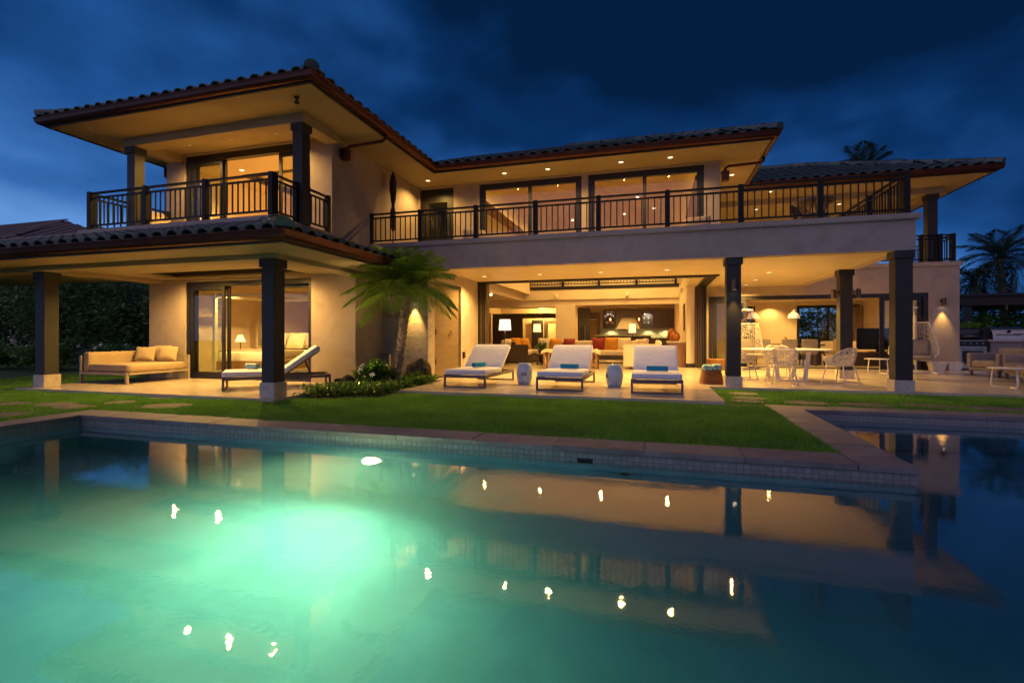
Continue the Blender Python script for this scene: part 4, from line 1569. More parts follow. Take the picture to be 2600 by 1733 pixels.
# hedge and trees beyond the lanai on the left
hd = [(-14.6, 15.4, 1.5, 2.0, 2.0, 'tall dark shrub behind the bedroom wall corner'), (-17.2, 15.0, 1.8, 1.6, 2.1, 'tall dense shrub seen between the lanai columns, right one'), (-20.2, 14.6, 1.9, 1.6, 2.0, 'tall dense shrub seen between the lanai columns, left one'),
      (-23.4, 14.2, 2.0, 1.7, 2.2, 'tall dark shrub just left of the outer lanai column'), (-26.8, 14.0, 2.2, 1.8, 2.1, 'tall leafy shrub at the left frame edge behind the lanai')]
for i, (x, y, rx, ry, rz, lb) in enumerate(hd):
    shrub('garden_shrub', lb, 'shrub', (x, y, -.06), (rx, ry, rz), 5200, .26, LEAFD, 'tall shrubs along the left garden edge', clumps=44, trunk=5)
for (x, y, rx, rz, fl, lb) in ((-13.7, 11.9, .7, .62, 3, 'flowering low bush beside the bedroom wall'), (-15.0, 11.6, .75, .42, 4, 'flowering low bush behind the daybed'), (-16.6, 11.5, .8, .45, 4, 'flowering low bush seen just right of the outer lanai column'), (-18.9, 11.2, .9, .5, 2, 'low bush seen just left of the outer lanai column'), (-21.2, 11.0, .9, .5, 2, 'low bush nearest the left frame edge')):
    shrub('flowering_bush', lb, 'bush', (x, y, -.06), (rx, rx, rz), 1900, .17, LEAFM, 'low bushes along the left garden edge', clumps=26, flowers=fl, trunk=3)
ww = MB().box(-30, -13.0, 17.4, 17.7, -.1, 2.2).obj('garden_wall', mat('rough_wall', (.10, .085, .08), (.05, .042, .04), scale=5, rough=.95, bump=.8))
tag(ww, 'rough dark garden wall behind the left shrubs', 'wall')
# shrubs on the right behind the grill
for (x, y, rx, ry, rz, lb) in ((15.5, 31.0, 1.3, 1.1, 1.20, 'broad green shrub behind the grill, nearest the house wall'), (17.6, 31.2, 1.4, 1.1, 1.25, 'broad green shrub behind the stainless grill hood'), (19.9, 31.0, 1.4, 1.1, 1.2, 'broad green shrub at the right frame edge')):
    shrub('garden_shrub', lb, 'shrub', (x, y, -.06), (rx, ry, rz), 4200, .26, LEAFM, 'shrubs behind the outdoor kitchen', clumps=40, trunk=5)
for (x, y, rx, ry, rz, lb) in ((8.2, 28.5, 1.7, 1.3, 1.35, 'dark shrub seen through the back window of the family room'), (5.0, 29, 1.7, 1.3, 1.35, 'dark shrub seen through the narrow back window'), (11.0, 28.5, 1.7, 1.3, 1.3, 'dark shrub beyond the right part of the back window')):
    shrub('garden_shrub', lb, 'shrub', (x, y, -.06), (rx, ry, rz), 2600, .26, LEAFD, 'shrubs behind the family room', clumps=40, trunk=5)
palm('fan_palm', 'small spiky palm between house wall and grill', (12.2, 24.5, 0), [(0, 0, 0), (0, 0, .7)], (.12, .1), 1.3, 22, .4, FROND, nl=26, droops=(.2, .3, .5), width=.015, el=(70, 0))
# flat dark garden pavilion roof at the far right
pv = thing('garden_pavilion', 'dark flat-roofed pavilion over the outdoor kitchen at far right', 'pavilion', (0, 0, 0))
MB().box(14.6, 30, 29.5, 36, 2.55, 3.0).obj('roof', FASCIA, pv)
MB().box(14.5, 30.1, 29.4, 36.1, 3.0, 3.12).obj('roof_edge', FRAME, pv)
for x in (15.0, 22.5, 29.5):
    MB().box(x - .15, x + .15, 29.7, 30.0, -.1, 2.55).obj('post', FRAME, pv)
# neighbour's house beyond the lanai roof
nb = thing('neighbour_house', 'neighbouring house with brown tiled hip roof at far left', 'house', (0, 0, 0))
MB().box(-60, -39.5, 21.5, 34.5, -.1, 7.0).obj('wall', STUCCO, nb)
x0, x1, y0, y1, z0, tt = -62, -38, 20, 36, 6.9, .42
r8 = 8
MB().add([(x0, y0, z0), (x1, y0, z0), (x1, y1, z0), (x0, y1, z0), (x0 + r8, y0 + r8, z0 + r8 * tt), (x1 - r8, y0 + r8, z0 + r8 * tt)], [(0, 1, 5, 4), (1, 2, 5), (2, 3, 4, 5), (3, 0, 4)]).obj('roof', TILE2, nb, fix=False)
nt_ = MB()
c_ = 1 / math.sqrt(1 + tt * tt)
for sl in range(2):
    p0, e, n_, L = ((x0, y0), Vector((1, 0, 0)), Vector((0, 1, 0)), x1 - x0) if sl == 0 else ((x1, y0), Vector((0, 1, 0)), Vector((-1, 0, 0)), y1 - y0)
    Y = n_ * c_ + Vector((0, 0, tt * c_))
    Zn = e.cross(Y)
    for r in range(20):
        for k in range(int(L / .45)):
            u, d = (k + .5) * .45, r * .42
            if u < d or u > L - d:
                continue
            P = Vector((*p0, z0)) + e * u + n_ * d + Vector((0, 0, d * tt + .02))
            q = [P - e * .2, P + e * .2, P + e * .2 + Y * .46, P - e * .2 + Y * .46]
            nt_.add([q[0] + Zn * .05, P + Zn * .16, q[1] + Zn * .05, q[2] + Zn * .02, P + Y * .46 + Zn * .12, q[3] + Zn * .02], [(0, 1, 4, 5), (1, 2, 3, 4), (0, 2, 1)])
o = nt_.obj('roof_tiles', TILE2, nb, fix=False)
o['kind'] = 'stuff'
# ================================================================== OUTDOOR FURNITURE
def chaise(label, loc, rz, group, metal=TAUPE):
    t = thing('chaise_longue', label, 'sun lounger', loc, rz, group)
    fr = MB()
    for s in (-1, 1):
        fr.box(s * .445 - .02, s * .445 + .02, -1.0, .98, .205, .265)
    fr.box(-.425, .425, -1.0, -.96, .205, .265).box(-.425, .425, .94, .98, .205, .265).box(-.425, .425, -.02, .02, .21, .25)
    fr.obj('frame', metal, t, bev=.004)
    for y in (-.98, .96):
        lg = MB()
        for s in (-1, 1):
            lg.box(s * .445 - .02, s * .445 + .02, y - .02, y + .02, 0, .205)
        lg.box(-.425, .425, y - .02, y + .02, 0, .035)
        lg.obj('leg_frame', metal, t, bev=.004)
    sc_ = MB().cush((0, -.46, .32), (.90, 1.10, .105), r=.028, puff=.05).obj('seat_cushion', CUSHW, t, smooth=True)
    for zz in (.278, .362):
        MB().tube([(-.438, -.998, zz), (.438, -.998, zz), (.438, .078, zz), (-.438, .078, zz)], .006, 5, closed=True).obj('piping', CUSHW, sc_, smooth=True)
    a = R(36)
    rot = Matrix.Rotation(a, 3, 'X')
    L = .86
    c = Vector((0, .09 + L / 2 * math.cos(a) - .05 * math.sin(a), .30 + L / 2 * math.sin(a) + .03))
    bc_ = MB().cush(c, (.90, L, .10), r=.028, puff=.05, rot=rot).obj('back_cushion', CUSHW, t, smooth=True)
    for zz in (-.040, .040):
        MB().tube([c + rot @ Vector(q) for q in ((-.438, -L / 2 + .012, zz), (.438, -L / 2 + .012, zz), (.438, L / 2 - .012, zz), (-.438, L / 2 - .012, zz))], .006, 5, closed=True).obj('piping', CUSHW, bc_, smooth=True)
    bf = MB()
    for s in (-1, 1):
        bf.bar((s * .41, .08, .27), (s * .41, .08 + .84 * math.cos(a), .27 + .84 * math.sin(a)), .03, .03)
        bf.bar((s * .30, .62, .25), (s * .30, .50, .53), .02, .02)
    bf.obj('back_frame', metal, t)
    return t


G = 'white chaise longues'
chaise('leftmost of the three white chaise longues on the patio, nearest the palm', (-3.73, 10.42, 0), R(-1.2), G)
chaise('middle one of the three white chaise longues, between two ceramic stools', (-1.77, 10.40, 0), R(0), G)
chaise('rightmost of the three white chaise longues on the patio', (.03, 10.40, 0), R(1.0), G)
chaise('white chaise longue on the lanai behind the front column', (-7.55, 8.52, 0), R(-48), G)


def towel(label, loc, rz, m=TOWEL, L=.36, r=.062):
    # a rolled towel: spiral end
    pr, n = [], 46
    o_ = MB()
    pts = []
    for k in range(n):
        a = k / (n - 1) * 2 * PI * 3.4
        rr = r * (.18 + .82 * k / (n - 1))
        pts.append((rr * math.cos(a), rr * math.sin(a)))
    for i in range(n - 1):
        (ya, za), (yb, zb) = pts[i], pts[i + 1]
        th = .010
        ka, kb = 1 - th / max(math.hypot(ya, za), .02), 1 - th / max(math.hypot(yb, zb), .02)
        vs = []
        for x in (-L / 2, L / 2):
            vs += [(x, ya, za), (x, yb, zb), (x, yb * kb, zb * kb), (x, ya * ka, za * ka)]
        o_.add(vs, [(0, 1, 5, 4), (2, 3, 7, 6), (0, 3, 2, 1), (4, 5, 6, 7)])
    o_.v = [(x + .0, y, z * .92 + r * .92) for x, y, z in o_.v]
    o = o_.obj('rolled_towel', m, None, smooth=True, ang=50)
    o.location = loc
    o.rotation_euler.z = rz
    tag(o, label, 'towel', 'rolled towels on the loungers')


towel('turquoise rolled towel on the leftmost patio lounger', (-3.72, 10.22, .375), R(68), L=.36)
towel('turquoise rolled towel on the middle patio lounger', (-1.70, 10.20, .375), R(-10), L=.38)
towel('turquoise rolled towel on the rightmost patio lounger', (.06, 10.02, .375), R(-2), L=.40)
towel('pale blue rolled towel on the lanai lounger', (-8.02, 8.30, .375), R(-15), TOWELP, L=.38, r=.07)


def stool(label, loc, rz):
    t = thing('garden_stool', label, 'stool', loc, rz, 'ceramic garden stools')
    MB().lathe([(.0001, .0), (.125, 0), (.135, .012), (.150, .06), (.172, .15), (.180, .235), (.172, .32), (.150, .41), (.136, .452), (.125, .468), (.0001, .474)], 28).obj('body', CERAM, t, smooth=True, ang=50)
    MB().lathe([(.158, 0), (.166, .006), (.158, .012)], 28, (0, 0, .052), closed=True).lathe([(.158, 0), (.166, .006), (.158, .012)], 28, (0, 0, .40), closed=True).obj('rim', CERAM, t, smooth=True)
    for a in (-.18, .18):
        for k in range(4):
            an = 2 * PI * k / 4 + PI / 4
            aa = a + .045 * math.cos(an) * 1.2
            z = .24 + .028 * math.sin(an)
            c = Vector((.1795 * math.sin(aa), -.1795 * math.cos(aa), z))
            hm = MB().lathe([(.0135, 0), (.0135, .004), (.0001, .005)], 10).xf(Matrix.Translation(c) @ Matrix.Rotation(aa, 4, 'Z') @ Matrix.Rotation(R(90), 4, 'X'))
            hm.obj('pierced_hole', DARK, t)
    return t


stool('pale blue ceramic garden stool between the left and middle loungers', (-2.76, 10.52, 0), R(10))
stool('pale blue ceramic garden stool between the middle and right loungers', (-.80, 10.50, 0), R(-62))

# daybed on the lanai
db = thing('daybed', 'tan cushioned outdoor daybed with slatted sand-coloured frame on the lanai', 'daybed', (-11.85, 8.76, 0), 0)
fr = MB()
for x in (-.70, .70):
    fr.box(x - .025, x + .025, -.74, .74, .20, .255)
for y in (-.74, .74):
    fr.box(-.725, .725, y - .025, y + .025, .20, .255)
for k in range(9):
    fr.box(-.70, .70, -.62 + k * .155 - .03, -.62 + k * .155 + .03, .225, .245)
fr.obj('frame', SAND, db, bev=.004)
for x, y, z in ((-.70, -.74, .62), (.70, -.74, .20), (.70, .74, .60), (-.70, .74, .62)):
    MB().box(x - .028, x + .028, y - .028, y + .028, 0, z).obj('leg', SAND, db, bev=.004)
MB().box(-.70, .72, .715, .765, .565, .60).obj('arm', SAND, db, bev=.004)
MB().box(-.728, -.69, -.74, .74, .55, .585).obj('arm', SAND, db, bev=.004)
MB().cush((.02, 0, .345), (1.32, 1.40, .18), r=.04, puff=.04).obj('seat_cushion', CUSHT, db, smooth=True)
MB().cush((-.60, -.06, .47), (.19, 1.32, .46), r=.05).obj('bolster', CUSHT, db, smooth=True)


def pillow(label, loc, rot, size=.46, m=CUSHT, thick=.15, group=None, asp=1.0):
    o = MB().cush((0, 0, 0), (size, size * asp, thick), r=.06, puff=.35, pinch=.72, n=8).obj('pillow', m, None, smooth=True)
    o.location = loc
    o.rotation_euler = rot
    tag(o, label, 'pillow', group)
    return o


pillow('tan throw pillow on the daybed, nearest the bolster', (-12.05, 9.10, .62), (R(68), 0, R(28)), .46, group='throw pillows on the daybed', asp=.85)
pillow('tan throw pillow leaning at the back of the daybed, middle one', (-11.85, 9.38, .64), (R(72), 0, R(20)), .46, group='throw pillows on the daybed', asp=.9)
pillow('tan throw pillow on the daybed, nearest the sliding door', (-11.55, 9.28, .63), (R(68), 0, R(24)), .46, group='throw pillows on the daybed', asp=.85)

# ---- woven dining chairs
def wire_shell(grid, name, parent, m, th=.012, jit=.35, seed=1, skip=None):
    """irregular net over a grid of points: the grid is triangulated with jitter and only its edges kept"""
    r = random.Random(seed)
    nu, nv = len(grid), len(grid[0])
    bm = bmesh.new()
    vs = {}
    for i in range(nu):
        for j in range(nv):
            p = Vector(grid[i][j])
            if 0 < i < nu - 1 and 0 < j < nv - 1:
                a = Vector(grid[i + r.choice((-1, 1))][j]) - p
                b2 = Vector(grid[i][j + r.choice((-1, 1))]) - p
                p = p + a * r.uniform(0, jit) + b2 * r.uniform(0, jit)
            vs[i, j] = bm.verts.new(p)
    for i in range(nu - 1):
        for j in range(nv - 1):
            if skip and skip(i, j):
                continue
            a, b2, c, d = vs[i, j], vs[i + 1, j], vs[i + 1, j + 1], vs[i, j + 1]
            k = r.random()
            if k < .4:
                bm.faces.new((a, b2, c))
                bm.faces.new((a, c, d))
            elif k < .8:
                bm.faces.new((a, b2, d))
                bm.faces.new((b2, c, d))
            else:
                bm.faces.new((a, b2, c, d))
    me = bpy.data.meshes.new(name)
    bm.to_mesh(me)
    bm.free()
    me.materials.append(m)
    o = bpy.data.objects.new(name, me)
    col.objects.link(o)
    o.parent = parent
    md = o.modifiers.new('net', 'WIREFRAME')
    md.thickness = th
    md.use_even_offset = False
    md.use_boundary = True
    return o


def woven_chair():
    t = thing('woven_armchair', '', 'chair', (0, 0, 0))
    nu, nv = 37, 12

    def top(u):      # u -1..1 around the back; returns plan point and height
        a = u * R(128)
        x = .33 * math.sin(a)
        y = -.30 * math.cos(a) + .02
        z = .80 - .19 * min(1, max(0, (abs(u) - .22) / .45)) ** 1.4
        return Vector((x, y, z))

    def bot(u):
        a = u * R(128)
        return Vector((.245 * math.sin(a), -.225 * math.cos(a) + .02, .43))
    grid = []
    for i in range(nu):
        u = -1 + 2 * i / (nu - 1)
        A, B2 = bot(u), top(u)
        rowp = []
        for j in range(nv):
            s_ = j / (nv - 1)
            p = A.lerp(B2, s_)
            out = Vector((p.x, p.y, 0)) * (.10 * math.sin(PI * s_))
            rowp.append(p + out)
        grid.append(rowp)
    wire_shell(grid, 'woven_shell', t, WOVEN, th=.0165, seed=4)
    MB().tube([top(-1 + 2 * i / 40) for i in range(41)], .014, 8).obj('rim', WOVEN, t, smooth=True)
    # drop from the arms down to the seat front
    for s_ in (-1, 1):
        MB().tube([top(s_), top(s_) * .97 + Vector((0, .02, -.03)), bot(s_)], .013, 8).obj('arm_front', WOVEN, t, smooth=True)
    seat = []
    for i in range(9):
        rowp = []
        for j in range(9):
            x = -1 + 2 * i / 8
            y = -1 + 2 * j / 8
            k = math.sqrt(1 - .45 * y * y) if True else 1
            rowp.append((x * .25 * k, y * .235 * math.sqrt(1 - .35 * x * x) + .01, .43 - .02 * (1 - x * x) * (1 - y * y)))
        seat.append(rowp)
    wire_shell(seat, 'seat', t, WOVEN, th=.02, seed=9)
    for s_ in (-1, 1):
        MB().tube([(s_ * .19, -.16, .43), (s_ * .26, -.25, .03), (s_ * .262, -.24, .012), (s_ * .27, .25, .012), (s_ * .268, .26, .03), (s_ * .21, .17, .43)], .0135, 8).obj('leg', WOVEN, t, smooth=True)
    return t


wc = woven_chair()
GC = 'woven chairs around the outdoor table'
wc.location, wc.rotation_euler = (2.72, 12.16, 0), (0, 0, R(4))
tag(wc, 'woven cord armchair turned its back to the pool, in front of the table', 'chair', GC)
dup(wc, (3.92, 12.30, 0), R(42), 'woven cord armchair right of the table, angled away from the front column', GC)
dup(wc, (2.10, 13.20, 0), R(-82), 'woven cord armchair partly hidden by the dark column with the wall lamp', GC)
dup(wc, (3.20, 14.62, 0), R(178), 'woven cord armchair on the far side of the outdoor table', GC)
# table
tb = thing('outdoor_table', 'oval white outdoor dining table on slanted trestle legs', 'table', (3.10, 13.40, 0))
MB().prism([(.98 * math.copysign(abs(math.cos(a)) ** .8, math.cos(a)), .78 * math.copysign(abs(math.sin(a)) ** .8, math.sin(a))) for a in np.linspace(0, 2 * PI, 41)[:-1]], .725, .75).obj('table_top', WHITE, tb, bev=.006)
for y in (-.50, .50):
    lg = MB().bar((-.36, y, .725), (-.28, y, .02), .09, .03, (0, 1, 0)).bar((.36, y, .725), (.28, y, .02), .09, .03, (0, 1, 0)).box(-.30, .30, y - .03, y + .03, 0, .025)
    lg.obj('leg', WHITE, tb)
MB().box(-.04, .04, -.5, .5, .69, .722).obj('stretcher', WHITE, tb)


# ---- hanging egg chairs
def egg_chair():
    t = thing('hanging_chair', '', 'hanging chair', (0, 0, 0))
    # local: opening faces -Y, pole behind at +Y
    st = MB()
    st.tube([(0, .70, .03), (0, .80, .5), (0, .82, 1.0), (0, .74, 1.5), (0, .52, 1.80), (0, .24, 1.90), (0, -.02, 1.88)], .028, 8)
    st.tube([(-.55, -.35, .03), (-.30, .35, .03), (0, .70, .03), (.30, .35, .03), (.55, -.35, .03)], .026, 8)
    st.tube([(-.40, .05, .03), (.40, .05, .03)], .02, 8)
    st.obj('stand', WHITE, t, smooth=True)
    MB().tube([(-.11, -.02, 1.87), (.11, -.02, 1.87)], .022, 8).obj('hanger_bar', WHITE, t, smooth=True)
    strp = MB()
    for s_ in (-1, 1):
        strp.tube([(s_ * .03, -.02, 1.86), (s_ * .05, -.02, 1.68), (s_ * .36, .04, 1.44)], .010, 6)
    strp.obj('strap', mat('red_brown_strap', (.13, .035, .02), rough=.7), t)

    def rad(z):
        prof = [(.36, .30), (.42, .46), (.55, .56), (.70, .58), (.95, .52), (1.2, .44), (1.45, .36)]
        for (z0, r0), (z1, r1) in zip(prof[:-1], prof[1:]):
            if z <= z1:
                return r0 + (r1 - r0) * (z - z0) / (z1 - z0)
        return prof[-1][1]
    grid, edge = [], [[], []]
    nu, nv = 21, 19
    for i in range(nu):
        u = -1 + 2 * i / (nu - 1)
        rowp = []
        for j in range(nv):
            z = .37 + 1.08 * j / (nv - 1)
            span = R(75 if z > .62 else 75 + 70 * (.62 - z) / .25)
            a = u * span
            r_ = rad(z)
            rowp.append((r_ * math.sin(a), r_ * .78 * math.cos(a) - .05, z))
        grid.append(rowp)
    wire_shell(grid, 'woven_shell', t, WOVEN, th=.016, seed=3, jit=.3)
    for i in (0, nu - 1):
        MB().tube(grid[i], .018, 6).obj('rim', WHITE, t, smooth=True)
    MB().tube([g_[-1] for g_ in grid], .018, 6).obj('rim', WHITE, t, smooth=True)
    MB().tube([g_[0] for g_ in grid], .018, 6).tube([g_[4] for g_ in grid], .014, 6).obj('rim', WHITE, t, smooth=True)
    MB().cush((0, -.02, .46), (.94, .72, .10), r=.05, puff=.1).obj('seat_cushion', CUSHG, t, smooth=True)
    MB().cush((0, .26, .72), (.72, .50, .16), r=.07, puff=.2, rot=Matrix.Rotation(R(74), 3, 'X')).obj('back_cushion', CUSHG, t, smooth=True)
    return t


ec = egg_chair()
ec.location, ec.rotation_euler = (7.15, 16.75, 0), (0, 0, R(-28))
tag(ec, 'white woven hanging chair with grey cushion near the right wall lamp', 'hanging chair', 'hanging chairs on the terrace')
dup(ec, (2.88, 16.95, 0), R(30), 'white woven hanging chair half hidden behind the dark column', 'hanging chairs on the terrace')

# ---- side tables
def side_table():
    t = thing('side_table', '', 'side table', (0, 0, 0))
    MB().lathe([(.0001, .40), (.335, .40), (.34, .408), (.335, .416), (.0001, .416)], 32).obj('table_top', WHITE, t, smooth=True, ang=40)
    for k in range(3):
        a = 2 * PI * k / 3 + .5
        b_ = a + 2 * PI / 3
        MB().tube([(.24 * math.cos(a), .24 * math.sin(a), .40), (.265 * math.cos(a), .265 * math.sin(a), .10), (.25 * math.cos(a), .25 * math.sin(a), .02), (.21 * math.cos(a), .21 * math.sin(a), .013), (.05 * math.cos(a), .05 * math.sin(a), .013)], .013, 8).obj('leg', WHITE, t, smooth=True)
    return t


stb = side_table()
stb.location = (7.02, 12.55, 0)
tag(stb, 'round white side table beside the outdoor sofa', 'side table', 'white side tables')
dup(stb, (6.15, 16.35, 0), R(35), 'round white side table beside the large front column', 'white side tables')

# ---- outdoor sofa
sf = thing('outdoor_sofa', 'grey upholstered outdoor sofa seen from its arm at right edge', 'sofa', (8.30, 13.75, 0), R(-111))
# local: x along the length, faces -Y
MB().box(-1.25, 1.25, -.45, .45, .16, .24).obj('base', CUSHG, sf, bev=.02)
for s in (-1, 1):
    MB().cush((s * 1.20, 0, .40), (.14, .94, .46), r=.04).obj('arm', CUSHG, sf, smooth=True)
MB().cush((0, .40, .48), (2.3, .16, .62), r=.05).obj('back', CUSHG, sf, smooth=True)
for k in (-1, 1):
    MB().cush((k * .565, -.06, .33), (1.11, .80, .18), r=.05, puff=.1).obj('seat_cushion', CUSHG, sf, smooth=True)
for x in (-1.2, 1.2):
    for y in (-.40, .40):
        MB().box(x - .03, x + .03, y - .03, y + .03, 0, .16).obj('leg', TAUPE, sf)
pillow('tan scatter pillow on the outdoor sofa behind', (8.62, 13.55, .68), (R(66), 0, R(-105)), .5, group='pillows on the outdoor sofa')
pillow('white scatter pillow on the outdoor sofa in front', (8.40, 13.25, .64), (R(62), 0, R(-100)), .46, CUSHW, group='pillows on the outdoor sofa')
ch = thing('outdoor_armchair', 'grey upholstered outdoor armchair behind the sofa at right', 'armchair', (8.60, 15.75, 0), R(-75))
MB().box(-.42, .42, -.42, .42, .16, .24).obj('base', CUSHG, ch, bev=.02)
for s in (-1, 1):
    MB().cush((s * .40, 0, .40), (.12, .86, .44), r=.04).obj('arm', CUSHG, ch, smooth=True)
MB().cush((0, .37, .46), (.7, .14, .58), r=.05).obj('back', CUSHG, ch, smooth=True)
MB().cush((0, -.05, .33), (.68, .74, .18), r=.05, puff=.1).obj('seat_cushion', CUSHG, ch, smooth=True)
for x in (-.37, .37):
    for y in (-.37, .37):
        MB().box(x - .025, x + .025, y - .025, y + .025, 0, .16).obj('leg', TAUPE, ch)

# ---- outdoor kitchen
ik = thing('grill_island', 'taupe outdoor kitchen counter with light stone top and steel pull', 'counter', (0, 0, 0))
MB().box(9.95, 14.2, 18.6, 19.35, 0, .89).obj('base', mat('island_panel', (.27, .225, .20), (.23, .19, .17), scale=2, rough=.6), ik, bev=.006)
MB().box(9.85, 14.3, 18.52, 19.42, .89, .945).obj('counter_top', TRAVB, ik, bev=.006)
for x in (10.75, 12.2):
    MB().box(x - .003, x + .003, 18.596, 18.60, .05, .86).obj('panel_joint', DARK, ik)
MB().wallx(10.95, 11.25, .69, .83, 18.575, 18.599, [(11.0, 11.2, .73, .79)]).obj('pull', STEEL, ik, bev=.005)
hd_ = thing('grill_hood', 'stainless steel domed barbecue hood on the counter', 'grill', (10.45, 18.95, .946))
pr = []
for k in range(11):
    a = PI * k / 10
    pr.append((.30 * math.cos(a) * (1.0 if k < 5 else 1.05), .40 * math.sin(a) ** .8))
hm = MB()
n = len(pr)
hm.add([(-.42, y, z) for y, z in pr] + [(.42, y, z) for y, z in pr], [tuple(range(n)), tuple(range(2 * n - 1, n - 1, -1))] + [(i, n + i, n + i + 1, i + 1) for i in range(n - 1)])
hm.obj('hood', STEEL, hd_, smooth=True, ang=40, bev=0)
MB().tube([(-.32, -.36, .17), (.32, -.36, .17)], .014, 8).tube([(-.28, -.30, .15), (-.28, -.36, .17)], .010, 6).tube([(.28, -.30, .15), (.28, -.36, .17)], .010, 6).obj('handle', STEEL, hd_, smooth=True)
MB().lathe([(.045, 0), (.045, .01), (.0001, .012)], 14).xf(Matrix.Translation((0, -.285, .26)) @ Matrix.Rotation(R(75), 4, 'X')).obj('gauge', DARK, hd_)
ov = thing('steel_range', 'stainless outdoor range with glass hood, knobs and oven door', 'range', (9.52, 18.98, 0))
MB().box(-.36, .36, -.34, .36, .05, .74).obj('body', STEEL, ov, bev=.008)
MB().box(-.36, .36, -.37, -.34, .74, .90).obj('control_panel', BLACK, ov, bev=.006)
MB().box(-.37, .37, -.35, .37, .74, .93).obj('cooktop', STEEL, ov, bev=.006)
MB().box(-.27, .27, -.352, -.341, .18, .60).obj('oven_door', BLACK, ov, bev=.004)
MB().tube([(-.28, -.40, .66), (.28, -.40, .66)], .013, 8).obj('handle', STEEL, ov, smooth=True)
for k in range(4):
    MB().lathe([(.028, 0), (.026, .03), (.0001, .032)], 12).xf(Matrix.Translation((-.24 + .16 * k, -.37, .82)) @ Matrix.Rotation(R(90), 4, 'X')).obj('knob', STEEL, ov, smooth=True)
MB().cush((0, .02, 1.12), (.72, .60, .38), r=.14).obj('hood', BLACK, ov, smooth=True)
MB().tube([(-.3, -.33, 1.06), (.3, -.33, 1.06)], .012, 8).obj('hood_handle', STEEL, ov, smooth=True)

# ---- baskets, planters
def basket(name, label, loc, rx, ry, h, m, rz=0, flare=1.12):
    t = thing(name, label, 'basket', loc, rz)
    n, rows = 36, 12
    for j in range(rows):
        k = 1 + (flare - 1) * j / rows - (.10 * (j / rows) ** 2)
        z = h * (j + .5) / rows
        pts = []
        for i in range(n):
            a = 2 * PI * i / n
            w_ = 1 + .012 * (1 if (i + j) % 2 else -1)
            pts.append((rx * k * w_ * math.copysign(abs(math.cos(a)) ** .62, math.cos(a)), ry * k * w_ * math.copysign(abs(math.sin(a)) ** .62, math.sin(a)), z))
        MB().tube(pts, h / rows * .56, 5, closed=True).obj('weave_band', m, t, smooth=True)
    return t


bk = basket('towel_basket', 'brown woven basket full of folded towels beside the mid column', (1.23, 11.80, 0), .235, .20, .30, RATTAN, R(6), .9)
MB().tube([(-.20, -.05, .27), (-.20, -.03, .38), (-.16, .0, .43), (-.10, .02, .38), (-.08, .03, .28)], .010, 6).obj('handle', FRAME, bk, smooth=True)
for k, (dx, dy, z, lb) in enumerate(((-.09, -.02, .32, 'patterned aqua towel folded in the basket, left one'), (.10, .0, .33, 'patterned aqua towel folded in the basket, right one'))):
    o = MB().cush((0, 0, 0), (.22, .26, .14), r=.05, puff=.25).obj('folded_towel', TOWELM, None, smooth=True)
    o.location = (1.23 + dx, 11.80 + dy, z + .03)
    o.rotation_euler.z = .2 * k
    tag(o, lb, 'towel', 'towels in the basket')
basket('rattan_planter', 'low red-brown rattan tub behind the mid column by the glass door', (1.95, 16.5, 0), .34, .24, .34, RATTAN, 0, 1.15)
for x, lb in ((8.20, 'white square planter under the right wall lamp, next to the hanging chair'), (8.60, 'white square planter at the right end of the wall')):
    t = thing('planter', lb, 'planter', (x, 17.80, 0), 0, 'white planters by the wall')
    m = MB().add([(-.13, -.13, 0), (.13, -.13, 0), (.13, .13, 0), (-.13, .13, 0), (-.18, -.18, .24), (.18, -.18, .24), (.18, .18, .24), (-.18, .18, .24)], [(0, 3, 2, 1), (0, 1, 5, 4), (1, 2, 6, 5), (2, 3, 7, 6), (3, 0, 4, 7)])
    m.obj('pot', WHITE, t, bev=.006)
    MB().wallx(-.19, .19, -.19, .19, 0, .02, [(-.16, .16, -.16, .16)]).xf(Matrix.Translation((0, 0, .26)) @ Matrix.Rotation(R(90), 4, 'X')).obj('rim', WHITE, t)
    MB().box(-.16, .16, -.16, .16, .20, .21).obj('soil', SOIL, t)


# ---- wall lamps (cylinder downlights)
def wall_lamp(label, loc, nrm, power, z0=0.20):
    """loc: centre of the can, nrm: direction back to the wall"""
    t = thing('wall_lamp', label, 'lamp', loc, 0, 'cylinder wall lamps')
    MB().lathe([(.048, -.11), (.052, -.11), (.052, .11), (.001, .112), (.001, .10), (.048, .10)], 18, closed=True).obj('can', BRONZE, t, smooth=True, ang=40)
    n = Vector(nrm)
    MB().bar((0, 0, .03), n * .085 + Vector((0, 0, .03)), .03, .03).obj('bracket', BRONZE, t)
    MB().lathe([(.06, 0), (.06, .012), (.0001, .014)], 16).xf(Matrix.Translation(n * .098 + Vector((0, 0, .03))) @ n.to_track_quat('Z', 'Y').to_matrix().to_4x4() @ Matrix.Rotation(PI, 4, 'X')).obj('wall_plate', BRONZE, t, smooth=True, ang=40)
    MB().lathe([(.047, -.098), (.0001, -.10)], 16).obj('lens', LENS2, t, fix=False)
    light('SPOT', (0, 0, -.115), power, t, radius=.02, spot=58, blend=.8)
    return t


wall_lamp('cylinder wall lamp on the stucco right of the sliding doors', (8.47, 17.99, 2.10), (0, 1, 0), 9)
wall_lamp('cylinder wall lamp on the front of the mid column', (1.605, 11.08, 2.14), (0, 1, 0), 6)
wall_lamp('cylinder wall lamp on the left side of the rear terrace column', (4.35, 14.16, 2.13), (1, 0, 0), 6)
wall_lamp('cylinder wall lamp on the right side of the rear terrace column', (4.90, 14.16, 2.13), (-1, 0, 0), 6)
wall_lamp('cylinder wall lamp on the board-marked concrete behind the palm', (-5.58, 10.70, 2.02), (0, 1, 0), 26)
wall_lamp('small cylinder lamp hanging under the dark garden pavilion', (16.30, 29.30, 2.45), (0, 1, 0), 120)
